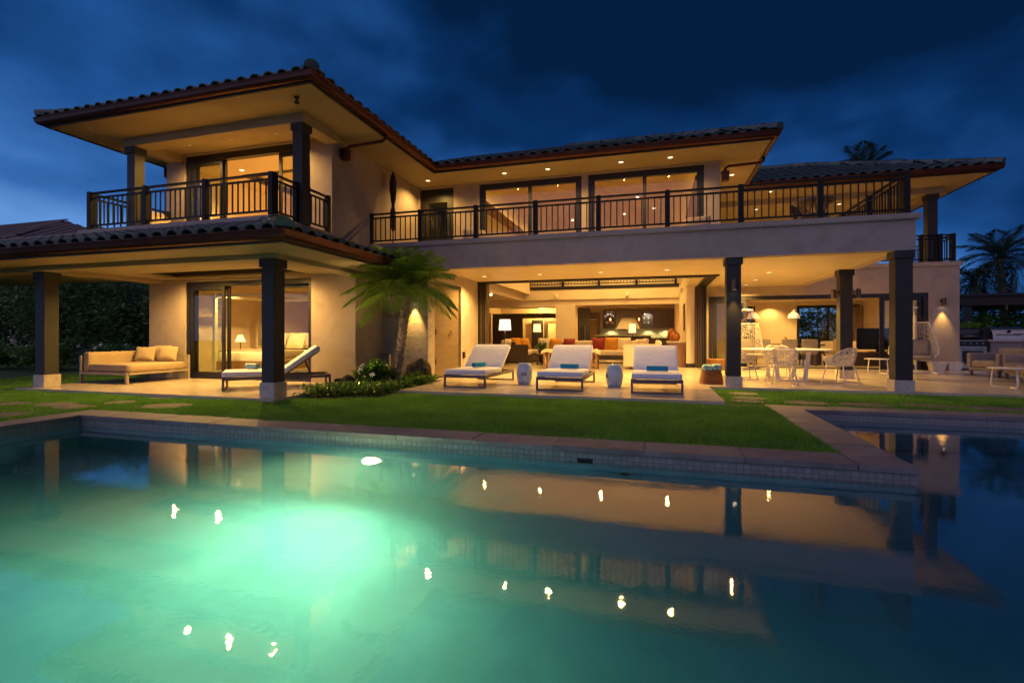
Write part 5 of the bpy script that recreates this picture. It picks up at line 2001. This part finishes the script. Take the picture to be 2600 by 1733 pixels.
# outdoor speaker and utility boxes
sp = MB().cush((0, 0, 0), (.16, .26, .34), r=.03).obj('outdoor_speaker', BRONZE, None, smooth=True)
sp.location = (-6.36, 10.2, 2.14)
tag(sp, 'brown outdoor speaker on the side wall above the gardenia', 'speaker')
ub = thing('utility_box', 'grey utility box low on the wall behind the gardenia', 'box', (-6.22, 10.55, .0))
MB().box(-.10, .10, -.05, .05, .22, .62).obj('body', CUSHG, ub, bev=.006)
MB().box(-.115, .115, -.065, -.05, .60, .64).obj('lid', TAUPE, ub)
MB().tube([(0, 0, .0), (0, 0, .22)], .02, 8).obj('conduit', TAUPE, ub)
so_ = MB().box(0, .05, -.06, .06, -.09, .09).obj('outlet_box', FRAME, None, bev=.01)
so_.location = (-5.238, 13.08, .52)
tag(so_, 'dark weatherproof outlet box on the wall beside the storage door', 'outlet')

# ---- upper balconies
ul = thing('balcony_chaise', 'cushioned chaise on the left upper balcony behind the railing', 'sun lounger', (-10.9, 9.0, 3.15), R(90))
MB().box(-.35, .35, -.95, .95, .18, .24).obj('frame', SAND, ul, bev=.004)
for x in (-.32, .32):
    for y in (-.9, .9):
        MB().box(x - .025, x + .025, y - .025, y + .025, 0, .18).obj('leg', SAND, ul)
MB().cush((0, -.4, .30), (.7, 1.1, .12), r=.04, puff=.05).obj('seat_cushion', CUSHT, ul, smooth=True)
MB().cush((0, .55, .62), (.7, .9, .14), r=.05, rot=Matrix.Rotation(R(42), 3, 'X')).obj('back_cushion', CUSHT, ul, smooth=True)
rt = thing('round_balcony_table', 'round wicker table with splayed struts on slatted drum at the balcony corner', 'table', (3.62, 13.1, 3.15))
MB().lathe([(.0001, 1.04), (.40, 1.04), (.44, 1.06), (.44, 1.09), (.40, 1.11), (.0001, 1.11)], 30).obj('table_top', TAUPE, rt, smooth=True, ang=40)
for k in range(8):
    a = 2 * PI * k / 8
    MB().bar((.20 * math.cos(a), .20 * math.sin(a), .76), (.33 * math.cos(a + .4), .33 * math.sin(a + .4), 1.05), .03, .03).obj('strut', WOODM, rt)
MB().lathe([(.0001, .70), (.30, .70), (.33, .72), (.33, .75), (.30, .77), (.0001, .77)], 26).obj('ring_shelf', TAUPE, rt, smooth=True, ang=40)
for k in range(12):
    a = 2 * PI * k / 12
    MB().box(.24 * math.cos(a) - .035, .24 * math.cos(a) + .035, .24 * math.sin(a) - .035, .24 * math.sin(a) + .035, 0, .70).obj('slat', WOODM, rt)
um = thing('parasol', 'furled dark parasol tied up behind the balcony railing', 'parasol', (-6.82, 11.92, 3.15))
n_, vs = 12, []
pm = MB()
prof = [(.02, .75), (.055, .85), (.075, 1.05), (.06, 1.30), (.035, 1.44), (.06, 1.60), (.085, 1.85), (.085, 2.05), (.06, 2.22), (.02, 2.36), (.0001, 2.38)]
pm.lathe(prof, 14)
pm.v = [(x * (1 + .25 * math.sin(5 * math.atan2(y, x) + z * 7)), y * (1 + .25 * math.sin(5 * math.atan2(y, x) + z * 7)), z) for x, y, z in pm.v]
pm.obj('canopy', mat('parasol_cloth', (.050, .022, .020), rough=.9), um, smooth=True)
MB().tube([(0, 0, .05), (0, 0, 2.38)], .019, 8).obj('pole', WOODD, um, smooth=True)
MB().lathe([(.20, 0), (.20, .05), (.03, .07), (.03, .18), (.0001, .18)], 18).obj('base', FRAME, um)
for x, y, rz, lb in ((-4.55, 12.3, 30, 'beige lounge chair on the balcony left of the upper window'), (.9, 12.4, -20, 'beige lounge chair on the balcony near its right window')):
    c = thing('balcony_chair', lb, 'chair', (x, y, 3.15), R(rz), 'lounge chairs on the upper balcony')
    MB().cush((0, 0, .34), (.62, .62, .14), r=.05).obj('seat', CUSHT, c, smooth=True)
    MB().cush((0, .30, .56), (.62, .13, .50), r=.05, rot=Matrix.Rotation(R(-14), 3, 'X')).obj('backrest', CUSHT, c, smooth=True)
    for a in (-.28, .28):
        for d in (-.28, .28):
            MB().box(a - .02, a + .02, d - .02, d + .02, 0, .28).obj('leg', WOODD, c)
# ================================================================== INSIDE THE ROOMS
def floor_lamp(label, loc, h, sw, sh, shade, pole, power, square=False):
    t = thing('floor_lamp', label, 'lamp', loc, 0, 'lit floor lamps in the living room')
    MB().tube([(0, 0, .02), (0, 0, h - sh * .3)], .014, 8).obj('pole', pole, t, smooth=True)
    MB().lathe([(.15, 0), (.15, .02), (.03, .03), (.0001, .03)], 18).obj('base', pole, t)
    n = 4 if square else 26
    MB().lathe([(sw * .5, h - sh), (sw * .43, h)], n).xf(Matrix.Rotation(R(45), 4, 'Z')).obj('shade', shade, t, smooth=not square, fix=False)
    light('POINT', (0, 0, h - sh * .5), power, t, radius=.08)
    return t


floor_lamp('bright white-shaded floor lamp behind the leftmost lounger', (-5.25, 17.2, 0), 1.66, .46, .40, SHADEW, BRONZE, 14)
floor_lamp('floor lamp with square cream shade before the hall opening', (-4.98, 21.2, 0), 1.58, .42, .36, SHADEY, FRAME, 12, True)
floor_lamp('floor lamp with square cream shade in front of the kitchen bar', (-.88, 21.3, 0), 1.56, .42, .38, SHADEY, FRAME, 12, True)

# sofas
ls = thing('wood_sofa', 'sofa with dark wooden end panel and cream cushions at the left', 'sofa', (-5.25, 19.2, 0))
MB().box(-.52, .60, -.98, -.90, .04, .72).obj('end_panel', WOODD, ls, bev=.01)
MB().box(-.55, .62, -.90, 1.0, .05, .30).obj('base', WOODD, ls, bev=.01)
MB().cush((.06, .02, .40), (1.05, 1.78, .2), r=.05, puff=.1).obj('seat_cushion', SOFA, ls, smooth=True)
MB().cush((-.44, .02, .66), (.18, 1.78, .46), r=.06).obj('back_cushion', SOFA, ls, smooth=True)
for x in (-.4, .5):
    for y in (-.85, .9):
        MB().box(x - .03, x + .03, y - .03, y + .03, 0, .05).obj('leg', WOODD, ls)
cs = thing('corner_sofa', 'long cream corner sofa in the living room facing the wood-ended sofa', 'sofa', (0, 0, 0))
MB().box(-.95, .25, 16.1, 16.35, .06, .80).obj('end_panel', SOFA, cs, bev=.04)
MB().box(-.9, .25, 16.35, 20.0, .08, .36).obj('base', SOFA, cs, bev=.02)
MB().box(-4.1, -.9, 19.0, 20.0, .14, .30).obj('base', WOODD, cs, bev=.01)
MB().cush((-2.5, 19.45, .40), (3.2, .9, .2), r=.06, puff=.05).obj('seat_cushion', SOFA, cs, smooth=True)
MB().cush((-.42, 17.9, .44), (.9, 3.0, .18), r=.06, puff=.05).obj('seat_cushion', SOFA, cs, smooth=True)
MB().cush((-2.2, 19.95, .62), (4.0, .18, .48), r=.06).obj('back', SOFA, cs, smooth=True)
MB().cush((.14, 18.1, .64), (.2, 3.6, .50), r=.06).obj('back', SOFA, cs, smooth=True)
PG = 'pillows in the living room'
for x, y, z, rz, m, s_, lb in ((-4.35, 19.62, .74, -5, SOFA, .5, 'cream pillow at the left end of the corner sofa'), (-3.85, 19.70, .72, 4, AMBER, .5, 'amber pillow on the corner sofa left of the crimson one'), (-3.30, 19.68, .72, -4, RED, .5, 'crimson pillow seen just above the middle lounger'),
                             (-2.10, 19.55, .74, 8, RED, .52, 'crimson pillow right of the middle lounger back'), (-1.60, 19.45, .75, -10, AMBER, .54, 'amber pillow beside the right crimson pillow'), (-1.10, 19.40, .75, 6, SOFA, .52, 'cream pillow right of the amber pillow'),
                             (-.55, 17.6, .72, -62, SOFA, .5, 'cream pillow on the sofa return, front one'), (-.35, 18.3, .74, -70, SOFA, .5, 'cream pillow on the sofa return, rear one')):
    pillow(lb, (x, y, z), (R(70), 0, R(rz)), s_, m, group=PG)
for x, y, z, rz, m, lb in ((-5.50, 18.7, .72, 70, SOFA, 'cream pillow on the wood-ended sofa, leftmost'), (-5.20, 18.65, .76, 60, AMBER, 'amber pillow on the wood-ended sofa'), (-4.95, 18.9, .74, 40, AMBER, 'second amber pillow on the wood-ended sofa, nearest its end')):
    pillow(lb, (x, y, z), (R(66), 0, R(rz)), .5, m, group=PG)
# bench
bn = thing('upholstered_bench', 'cream curved bench on wooden legs behind the middle lounger', 'bench', (-2.62, 16.05, 0))
m = MB()
pr = [(-.95, .56), (-.80, .64), (-.6, .60), (-.3, .52), (0, .50), (.3, .52), (.6, .60), (.80, .64), (.95, .56)]
for (xa, za), (xb, zb) in zip(pr[:-1], pr[1:]):
    m.add([(xa, -.28, za), (xb, -.28, zb), (xb, .28, zb), (xa, .28, za), (xa, -.28, za - .09), (xb, -.28, zb - .09), (xb, .28, zb - .09), (xa, .28, za - .09)], [(0, 1, 2, 3), (7, 6, 5, 4), (0, 4, 5, 1), (3, 2, 6, 7), (0, 3, 7, 4), (1, 5, 6, 2)])
m.obj('seat', SOFA, bn)
for x in (-.85, -.70, .70, .85):
    for y in (-.24, .24):
        MB().box(x - .03, x + .03, y - .03, y + .03, 0, .52).obj('leg', WOODM, bn, bev=.004)
for x in (-.78, .78):
    MB().box(x - .06, x + .06, -.26, .26, .12, .16).obj('stretcher', WOODM, bn)
ct = thing('coffee_table', 'low dark coffee table between the living room sofas', 'coffee table', (-3.6, 17.9, 0))
MB().box(-.6, .6, -.45, .45, .34, .40).obj('table_top', WOODD, ct, bev=.01)
for x in (-.5, .5):
    for y in (-.36, .36):
        MB().box(x - .04, x + .04, y - .04, y + .04, 0, .34).obj('leg', WOODD, ct)
bw = MB().lathe([(.03, 0), (.09, .03), (.10, .08), (.09, .085), (.075, .04), (.0001, .02)], 16).obj('dark_bowl', FRAME, None, smooth=True)
bw.location = (-5.25, 18.32, .72)
tag(bw, 'small dark bowl standing on the wooden sofa end', 'bowl')
ph = thing('potted_plant', 'small dark potted plant between the two living room sofas', 'plant', (-4.35, 19.3, 0))
MB().lathe([(.10, 0), (.14, .3), (.12, .31), (.0001, .28)], 14).obj('pot', FRAME, ph, smooth=True)
tri_mesh('foliage', leaf_quads(cloud_pts((0, 0, .55), (.18, .18, .22), 160, 8), .6, .16), LEAFD, ph, 4)
# console with jars
cn = thing('console_table', 'stone-topped wooden console with jars at the right of living room', 'console', (.78, 18.15, 0))
MB().box(-.30, .26, -.42, .62, 0, .82).obj('body', WOODM, cn, bev=.006)
MB().box(-.36, .27, -.46, .66, .82, .88).obj('top', TRAVB, cn, bev=.006)
for x, y, s_, lb in ((.70, 17.95, 1.0, 'burnt orange ribbed jar at the front of the console'), (.62, 18.40, 1.35, 'taller burnt orange jar at the back of the console')):
    j = MB().lathe([(.09, 0), (.15, .06), (.175, .14), (.15, .24), (.09, .30), (.07, .32), (.08, .34), (.0001, .34)], 22)
    j.v = [(a * (1 + .04 * math.sin(9 * math.atan2(b2, a))), b2 * (1 + .04 * math.sin(9 * math.atan2(b2, a))), z * s_) for a, b2, z in j.v]
    o = j.obj('ceramic_jar', TERRA, None, smooth=True)
    o.location = (x, y, .88)
    tag(o, lb, 'jar', 'jars on the console')
pa = MB().box(1.02, 1.045, 18.2, 19.2, 1.25, 2.2).obj('picture_frame', WOODD, None, bev=.004)
tag(pa, 'dark narrow picture on the right living room wall', 'picture')
# spot lamps on the gallery wall
for x, y, z, lb, lit in ((-4.35, 22.36, 2.88, 'white spot lamp on the gallery face, left one', False), (-1.15, 22.36, 2.88, 'white spot lamp on the gallery face, right one', False), (-5.75, 17.0, 2.62, 'white spot lamp high on the left living room wall', True), (.95, 19.0, 2.75, 'white spot lamp high on the right living room wall', False)):
    t = thing('spot_lamp', lb, 'lamp', (x, y, z), 0, 'spot lamps in the living room')
    MB().cush((0, 0, 0), (.12, .14, .20), r=.05).obj('can', WHITE, t, smooth=True)
    MB().box(-.02, .02, .05, .11, -.02, .02).obj('bracket', WHITE, t)
    if lit:
        MB().lathe([(.045, 0), (.0001, -.01)], 14).xf(Matrix.Translation((.05, -.07, -.06)) @ Matrix.Rotation(R(60), 4, 'X')).obj('lens', LENS2, t, fix=False)
# lamps of the vaulted hall (round spots on the back slope)
hl = [(-4.4, 20.3), (-3.4, 21.2), (-2.6, 19.6), (-1.2, 21.0), (.0, 20.0), (-.6, 19.0), (-4.9, 18.6)]
for i, (x, y) in enumerate(hl):
    zc = hz + (hy1 - y) * ht
    if (hx1 - x) * ht + hz < zc:
        zc = hz + (hx1 - x) * ht
    o = MB().lathe([(.075, 0), (.075, -.03), (.055, -.035), (.055, 0)], 16, (x, y, zc - .01), closed=True).obj('downlight', WHITE, house)
    MB().lathe([(.056, -.03), (.0001, -.034)], 14, (x, y, zc - .01)).obj('lens', LENS2, o, fix=False)
    light('SPOT', (x, y, zc - .10), 46, o, radius=.06, spot=160, blend=1)
# lamps in the lower ceiling behind the gallery
for x, y, p in ((-6.6, 24.5, 22), (-5.0, 27.0, 22), (-2.6, 24.2, 14), (-.4, 24.2, 14), (-1.5, 26.6, 16)):
    downlight(x, y, 2.722, p, spot=130)
# family room lamps
for x, y in ((4.4, 19.9), (7.6, 20.2), (5.6, 23.2), (2.6, 21.5), (5.0, 24.1)):
    downlight(x, y, 2.56, 22 if y < 24 else 12, spot=125)
# bedrooms
for x, y in ((-11.0, 10.9), (-8.6, 11.6), (-10.5, 13.6)):
    downlight(x, y, 2.62, 28, spot=130)
for x, y in ((-10.6, 10.6), (-8.4, 10.6), (-9.5, 14.3)):
    downlight(x, y, 5.50, 28, spot=130)
# upper bedroom: pendant
pd = thing('ceiling_pendant', 'pale drum pendant in the upper left bedroom', 'lamp', (-8.9, 11.9, 5.28))
MB().lathe([(.20, 0), (.20, .16)], 22).obj('shade', SHADEY, pd, smooth=True, fix=False)
MB().tube([(0, 0, .1), (0, 0, .34)], .01, 6).obj('rod', BRONZE, pd)
light('POINT', (0, 0, .02), 24, pd, radius=.1)

# hall beyond the living room: dark panelled doors
hw = thing('hall_joinery', 'dark panelled hall cupboards and doorway behind the living room', 'cupboard', (0, 0, 0))
MB().wallx(-9.2, -4.12, 0, 2.34, 27.6, 27.7, [(-7.35, -5.35, -.1, 2.05)]).obj('frame', CABINET, hw, bev=.004)
for x0, x1 in ((-9.0, -8.2), (-8.15, -7.45), (-5.25, -4.7), (-4.65, -4.2)):
    MB().box(x0, x1, 27.57, 27.598, .1, 2.25).obj('door', CABINET, hw, bev=.004)
MB().box(-7.2, -6.5, 29.2, 29.25, 0, 2.0).obj('far_door', FRAME, hw)
MB().wallx(-6.45, -5.5, 0, 2.02, 29.3, 29.36, [(-6.3, -5.65, .1, 1.95)]).obj('mirror_frame', WOODD, hw)
light('POINT', (-6.4, 28.6, 2.3), 30, None, radius=.1).parent = hw
hc = MB().slab(-8.2, -4.6, 23.6, 27.2, 2.60, 2.715, [(-7.9, -4.9, 23.9, 26.9)]).obj('hall_ceiling_tray', CEIL, house)
MB().box(-7.9, -4.9, 23.9, 26.9, 2.70, 2.718).obj('tray_panel', WOODD, hc)

# kitchen
kc = thing('kitchen_cabinets', 'dark wood kitchen wall cabinets with lit glass niches and stone splashback', 'cabinet', (0, 0, 0))
MB().box(-3.0, 1.05, 27.62, 28.2, 0, .90).obj('base_cabinet', CABINET, kc, bev=.004)
MB().box(-3.02, 1.05, 27.58, 28.2, .90, .95).obj('counter_top', GRANITE, kc, bev=.004)
MB().box(-3.0, 1.05, 28.14, 28.2, .95, 1.45).obj('splashback', GRANITE, kc)
MB().box(-2.05, -.65, 27.75, 28.2, 1.45, 2.46).obj('wall_cabinet', CABINET, kc, bev=.004)
for k in range(3):
    MB().box(-.02 + k * .36, .33 + k * .36, 27.74, 28.2, 1.45, 2.46).obj('wall_cabinet', CABINET, kc, bev=.004)
for x0, x1 in ((-2.72, -2.08), (-.64, -.04)):
    MB().wallx(x0, x1, 1.45, 2.46, 27.76, 28.19, [(x0 + .03, x1 - .03, 1.48, 2.43)]).obj('niche_frame', CABINET, kc)
    MB().box(x0 + .03, x1 - .03, 28.15, 28.19, 1.48, 2.43).obj('niche_back', mat('niche_back', (.10, .09, .13), rough=.5), kc)
    for k in range(3):
        MB().box(x0 + .03, x1 - .03, 27.80, 28.15, 1.70 + k * .24, 1.71 + k * .24).obj('shelf', GLASSD, kc)
    light('SPOT', ((x0 + x1) / 2, 27.9, 2.41), 5, kc, radius=.03, spot=130, color=(1, .8, .5))
MB().add([(-2.0, 27.45, 1.42), (-.72, 27.45, 1.42), (-.72, 28.1, 1.42), (-2.0, 28.1, 1.42), (-1.72, 27.75, 2.02), (-1.0, 27.75, 2.02), (-1.0, 28.1, 2.02), (-1.72, 28.1, 2.02)], [(0, 3, 2, 1), (4, 5, 6, 7), (0, 1, 5, 4), (1, 2, 6, 5), (3, 0, 4, 7)]).obj('hood', mat('hood_plaster', (.36, .31, .24), rough=.6), kc)
for x in (-2.3, -.3, .6):
    light('SPOT', (x, 27.9, 1.43), 5, kc, radius=.05, spot=140, color=(1, .82, .45))
for x0, z, lb in ((-2.55, 1.72, 'left'), (-2.25, 1.72, 'b'), (-2.40, 1.95, 'c'), (-2.40, 2.19, 'd')):
    o = MB().lathe([(.03, 0), (.10, .05), (.105, .09), (.095, .09), (.0001, .03)], 14).obj('bowl', WHITE, None, smooth=True)
    o.location = (x0, 27.95, z)
    tag(o, {'left': 'white bowl at lower left of the left kitchen niche', 'b': 'white bowl at lower right of the left kitchen niche', 'c': 'white bowl on the middle shelf of the left kitchen niche', 'd': 'white bowl on the top shelf of the left kitchen niche'}[lb], 'bowl', 'bowls in the left kitchen niche')
for k in range(9):
    o = MB().lathe([(.025, 0), (.03, .01), (.035, .08), (.03, .08), (.0001, .02)], 10).obj('drinking_glass', GLASSD if k % 2 else WHITE, None, smooth=True)
    o.location = (-.52 + .11 * (k % 4), 27.95, 1.715 + .24 * (k // 4))
    tag(o, ('first', 'second', 'third', 'fourth')[k % 4] + ' small glass from the left on the ' + ('lower', 'middle', 'upper')[k // 4] + ' shelf of the right kitchen niche', 'glass', 'glasses in the right kitchen niche')
ld = thing('louvered_door', 'dark louvred pantry door left of the kitchen niche', 'door', (0, 0, 0))
MB().wallx(-3.72, -2.86, 0, 2.34, 27.5, 27.56, [(-3.52, -3.06, .25, 2.0)]).obj('frame', CABINET, ld)
for k in range(14):
    MB().bar((-3.52, 27.53, .32 + k * .12), (-3.06, 27.53, .32 + k * .12), .012, .09, (0, 1, .8)).obj('slat', WOODM, ld)
isl = thing('kitchen_bar', 'dark raised kitchen bar counter behind the corner sofa', 'counter', (0, 0, 0))
MB().box(-2.75, -.15, 25.0, 25.7, 0, 1.03).obj('base', CABINET, isl, bev=.006)
MB().box(-2.85, -.05, 24.85, 25.8, 1.03, 1.09).obj('counter_top', GRANITE, isl, bev=.006)
fa = MB().tube([(0, 0, 0), (0, 0, .22), (.03, -.05, .30), (.05, -.12, .30), (.06, -.15, .24)], .012, 8).obj('kitchen_tap', STEEL, None, smooth=True)
fa.location = (-1.35, 25.5, 1.09)
tag(fa, 'curved steel tap on the kitchen bar', 'tap')
for x, lb in ((-2.12, 'amber glass pendant over the left of the kitchen bar'), (-.72, 'amber glass pendant over the right of the kitchen bar')):
    t = thing('pendant_lamp', lb, 'lamp', (x, 25.2, 1.88), 0, 'amber pendants over the bar')
    MB().lathe([(.055, -.16), (.085, -.10), (.085, .04), (.03, .12), (.03, .15)], 16).obj('glass_shade', glassmat('amber_glass', (1.0, .45, .18)), t, smooth=True, fix=False)
    MB().tube([(0, 0, .12), (0, 0, .84)], .008, 6).obj('cord', FRAME, t)
    MB().lathe([(.0001, -.08), (.03, -.05), (.035, 0), (.015, .05), (.0001, .06)], 12).obj('bulb', LENS2, t, smooth=True)
    light('POINT', (0, 0, -.2), 4, t, radius=.05, color=(1, .5, .14))

# family room
dt = thing('indoor_table', 'dark dining table inside the family room behind the sliding doors', 'table', (4.6, 20.5, 0))
MB().box(-1.3, 1.3, -.5, .5, .70, .75).obj('table_top', WOODD, dt, bev=.01)
for x in (-1.1, 1.1):
    MB().box(x - .06, x + .06, -.4, .4, 0, .70).obj('leg', WOODD, dt)
for x, y, rz, m, lb in ((3.75, 19.65, 0, CUSHG, 'grey dining chair back inside the doors, leftmost'), (4.62, 19.65, 0, CUSHG, 'grey dining chair back inside the doors, middle'), (5.25, 19.65, 0, CUSHG, 'grey dining chair back inside the doors, rightmost'), (6.20, 20.5, 90, CUSHT, 'tan upholstered chair at the end of the indoor table')):
    c = thing('dining_chair', lb, 'chair', (x, y, 0), R(rz), 'dining chairs in the family room')
    MB().cush((0, .05, .45), (.48, .48, .1), r=.03).obj('seat', m, c, smooth=True)
    MB().cush((0, -.20, .70), (.50, .08, .48), r=.03).obj('backrest', m, c, smooth=True)
    for a in (-.2, .2):
        for d in (-.17, .25):
            MB().box(a - .02, a + .02, d - .02, d + .02, 0, .42).obj('leg', WOODD, c)
for x, lb in ((3.60, 'white dome pendant nearest the dark column in the family room'), (4.98, 'white dome pendant at the middle of the family room')):
    t = thing('dome_pendant', lb, 'lamp', (x, 20.4, 1.70), 0, 'dome pendants in the family room')
    MB().lathe([(.20, 0), (.205, .02), (.18, .13), (.12, .20), (.05, .26), (.02, .32), (.012, .34)], 24).obj('shade', shademat('dome_shade', (.9, .74, .50), .35), t, smooth=True, fix=False)
    MB().tube([(0, 0, .33), (0, 0, .86)], .006, 6).obj('cord', WHITE, t)
    MB().lathe([(.0001, .06), (.05, .09), (.05, .12), (.0001, .16)], 12).obj('bulb', LENS2, t, smooth=True)
    light('POINT', (0, 0, .03), 16, t, radius=.06)
tv = thing('tv_set', 'black flat television seen from behind inside the right glass door', 'television', (7.25, 19.35, .52))
MB().box(-.62, .62, -.03, .03, .08, .80).obj('screen', BLACK, tv, bev=.008)
MB().box(-.3, .3, -.05, -.03, .25, .6).obj('rear_housing', BLACK, tv, bev=.008)
MB().box(.02, .16, -.056, -.05, .28, .34).obj('label_plate', WHITE, tv)
MB().box(-.25, .25, -.12, .12, 0, .02).box(-.04, .04, -.02, .02, .02, .10).obj('stand', BLACK, tv)
tc_ = thing('tv_cabinet', 'dark wooden cabinet carrying the television', 'cabinet', (7.25, 19.4, 0))
MB().box(-.8, .8, -.25, .25, .04, .49).obj('body', WOODD, tc_, bev=.006)
MB().box(-.82, .82, -.27, .27, .49, .52).obj('top', WOODM, tc_, bev=.004)
hs = MB()
hs.cush((0, 0, .10), (.34, .10, .10), r=.05).tube([(-.14, 0, .12), (-.20, 0, .22), (-.27, 0, .26)], [.035, .03, .018], 8)
for x in (-.12, -.06, .10, .15):
    hs.tube([(x, 0, .08), (x, 0, 0)], .014, 6)
o = hs.obj('horse_figure', TERRA, None, smooth=True)
o.location = (4.95, 20.5, .75)
tag(o, 'small orange-brown carved horse on the indoor table', 'figurine')
fl2 = thing('table_lamp', 'cream-shaded table lamp deep in the family room behind the television', 'lamp', (8.1, 22.6, .6))
MB().lathe([(.10, 0), (.10, .02), (.03, .06), (.03, .3), (.0001, .3)], 14).obj('base', WHITE, fl2)
MB().lathe([(.2, .30), (.17, .62)], 20).obj('shade', SHADEY, fl2, smooth=True, fix=False)
light('POINT', (0, 0, .42), 14, fl2, radius=.08)
s3 = thing('family_sofa', 'cream sofa at the back of the family room', 'sofa', (7.4, 22.3, 0))
MB().box(-1.1, 1.1, -.45, .45, .08, .4).obj('base', SOFA, s3, bev=.03)
MB().cush((0, -.40, .55), (2.2, .2, .6), r=.06).obj('back', SOFA, s3, smooth=True)
ca = MB()
for k in range(10):
    x = 8.20 + k * .045
    ca.tube([(x, 24.42 + .02 * (k % 2), .02), (x, 24.42 + .02 * (k % 2), 2.35)], .022, 6)
o = ca.obj('curtain', CUSHT, None, smooth=True)
tag(o, 'yellow-lit pleated curtain at the family room window', 'curtain')

# bedroom
bd = thing('poster_bed', 'four-poster bed with white linen and grey throw in the ground-floor bedroom', 'bed', (-10.5, 11.65, 0), R(0))
MB().box(-1.0, 1.0, -1.05, 1.05, .16, .38).obj('frame', WOODM, bd, bev=.01)
for x in (-1.0, 1.0):
    for y in (-1.05, 1.05):
        MB().box(x - .045, x + .045, y - .045, y + .045, 0, 2.2).obj('post', WHITE, bd, bev=.006)
MB().box(-1.0, 1.0, -1.07, -1.03, 2.12, 2.2).box(-1.0, 1.0, 1.03, 1.07, 2.12, 2.2).box(-1.02, -.98, -1.03, 1.03, 2.12, 2.2).box(.98, 1.02, -1.03, 1.03, 2.12, 2.2).obj('canopy_rail', WHITE, bd)
MB().cush((0, 0, .50), (1.95, 2.05, .30), r=.08, puff=.06).obj('mattress', LINEN, bd, smooth=True)
MB().cush((-.02, -.42, .56), (2.1, 1.05, .26), r=.10, puff=.05).obj('throw', THROW, bd, smooth=True)
MB().box(-1.0, 1.0, 1.08, 1.16, .2, 1.15).obj('headboard', WOODD, bd, bev=.01)
for x, y, lb in ((-.62, .72, 'white bed pillow, left one'), (.05, .74, 'white bed pillow, middle one'), (.62, .72, 'white bed pillow, right one'), (-.30, .50, 'white bed pillow in front, left'), (.35, .50, 'white bed pillow in front, right')):
    pillow(lb, (-10.5 + x, 11.65 + y, .92), (R(66), 0, R(random.uniform(-8, 8))), .64, LINEN, .2, 'pillows on the bed', .8)
for x, lb in ((-11.95, 'white nightstand left of the bed'),):
    t = thing('nightstand', lb, 'nightstand', (x, 11.9, 0))
    MB().box(-.28, .28, -.24, .24, .50, .56).obj('top', WHITE, t, bev=.006)
    MB().box(-.05, .05, -.05, .05, 0, .5).obj('stem', WHITE, t)
    MB().box(-.2, .2, -.2, .2, 0, .02).obj('foot', WHITE, t)
bl = thing('bedside_lamp', 'small cone-shaded lamp on the nightstand', 'lamp', (-11.95, 11.9, .56))
MB().tube([(0, 0, 0), (0, 0, .36)], .014, 8).lathe([(.08, 0), (.08, .02), (.0001, .02)], 14).obj('stem', BRONZE, bl)
MB().lathe([(.16, .32), (.06, .54)], 20).obj('shade', SHADEY, bl, smooth=True, fix=False)
light('POINT', (0, 0, .40), 12, bl, radius=.06)
cu = MB()
for k in range(7):
    cu.tube([(-12.2 + k * .05, 12.9 + .03 * (k % 2), .75), (-12.2 + k * .05, 12.9 + .03 * (k % 2), 2.35)], .03, 6)
o = cu.obj('curtain', LINEN, None, smooth=True)
tag(o, 'pale hanging curtain behind the nightstand in the bedroom', 'curtain')
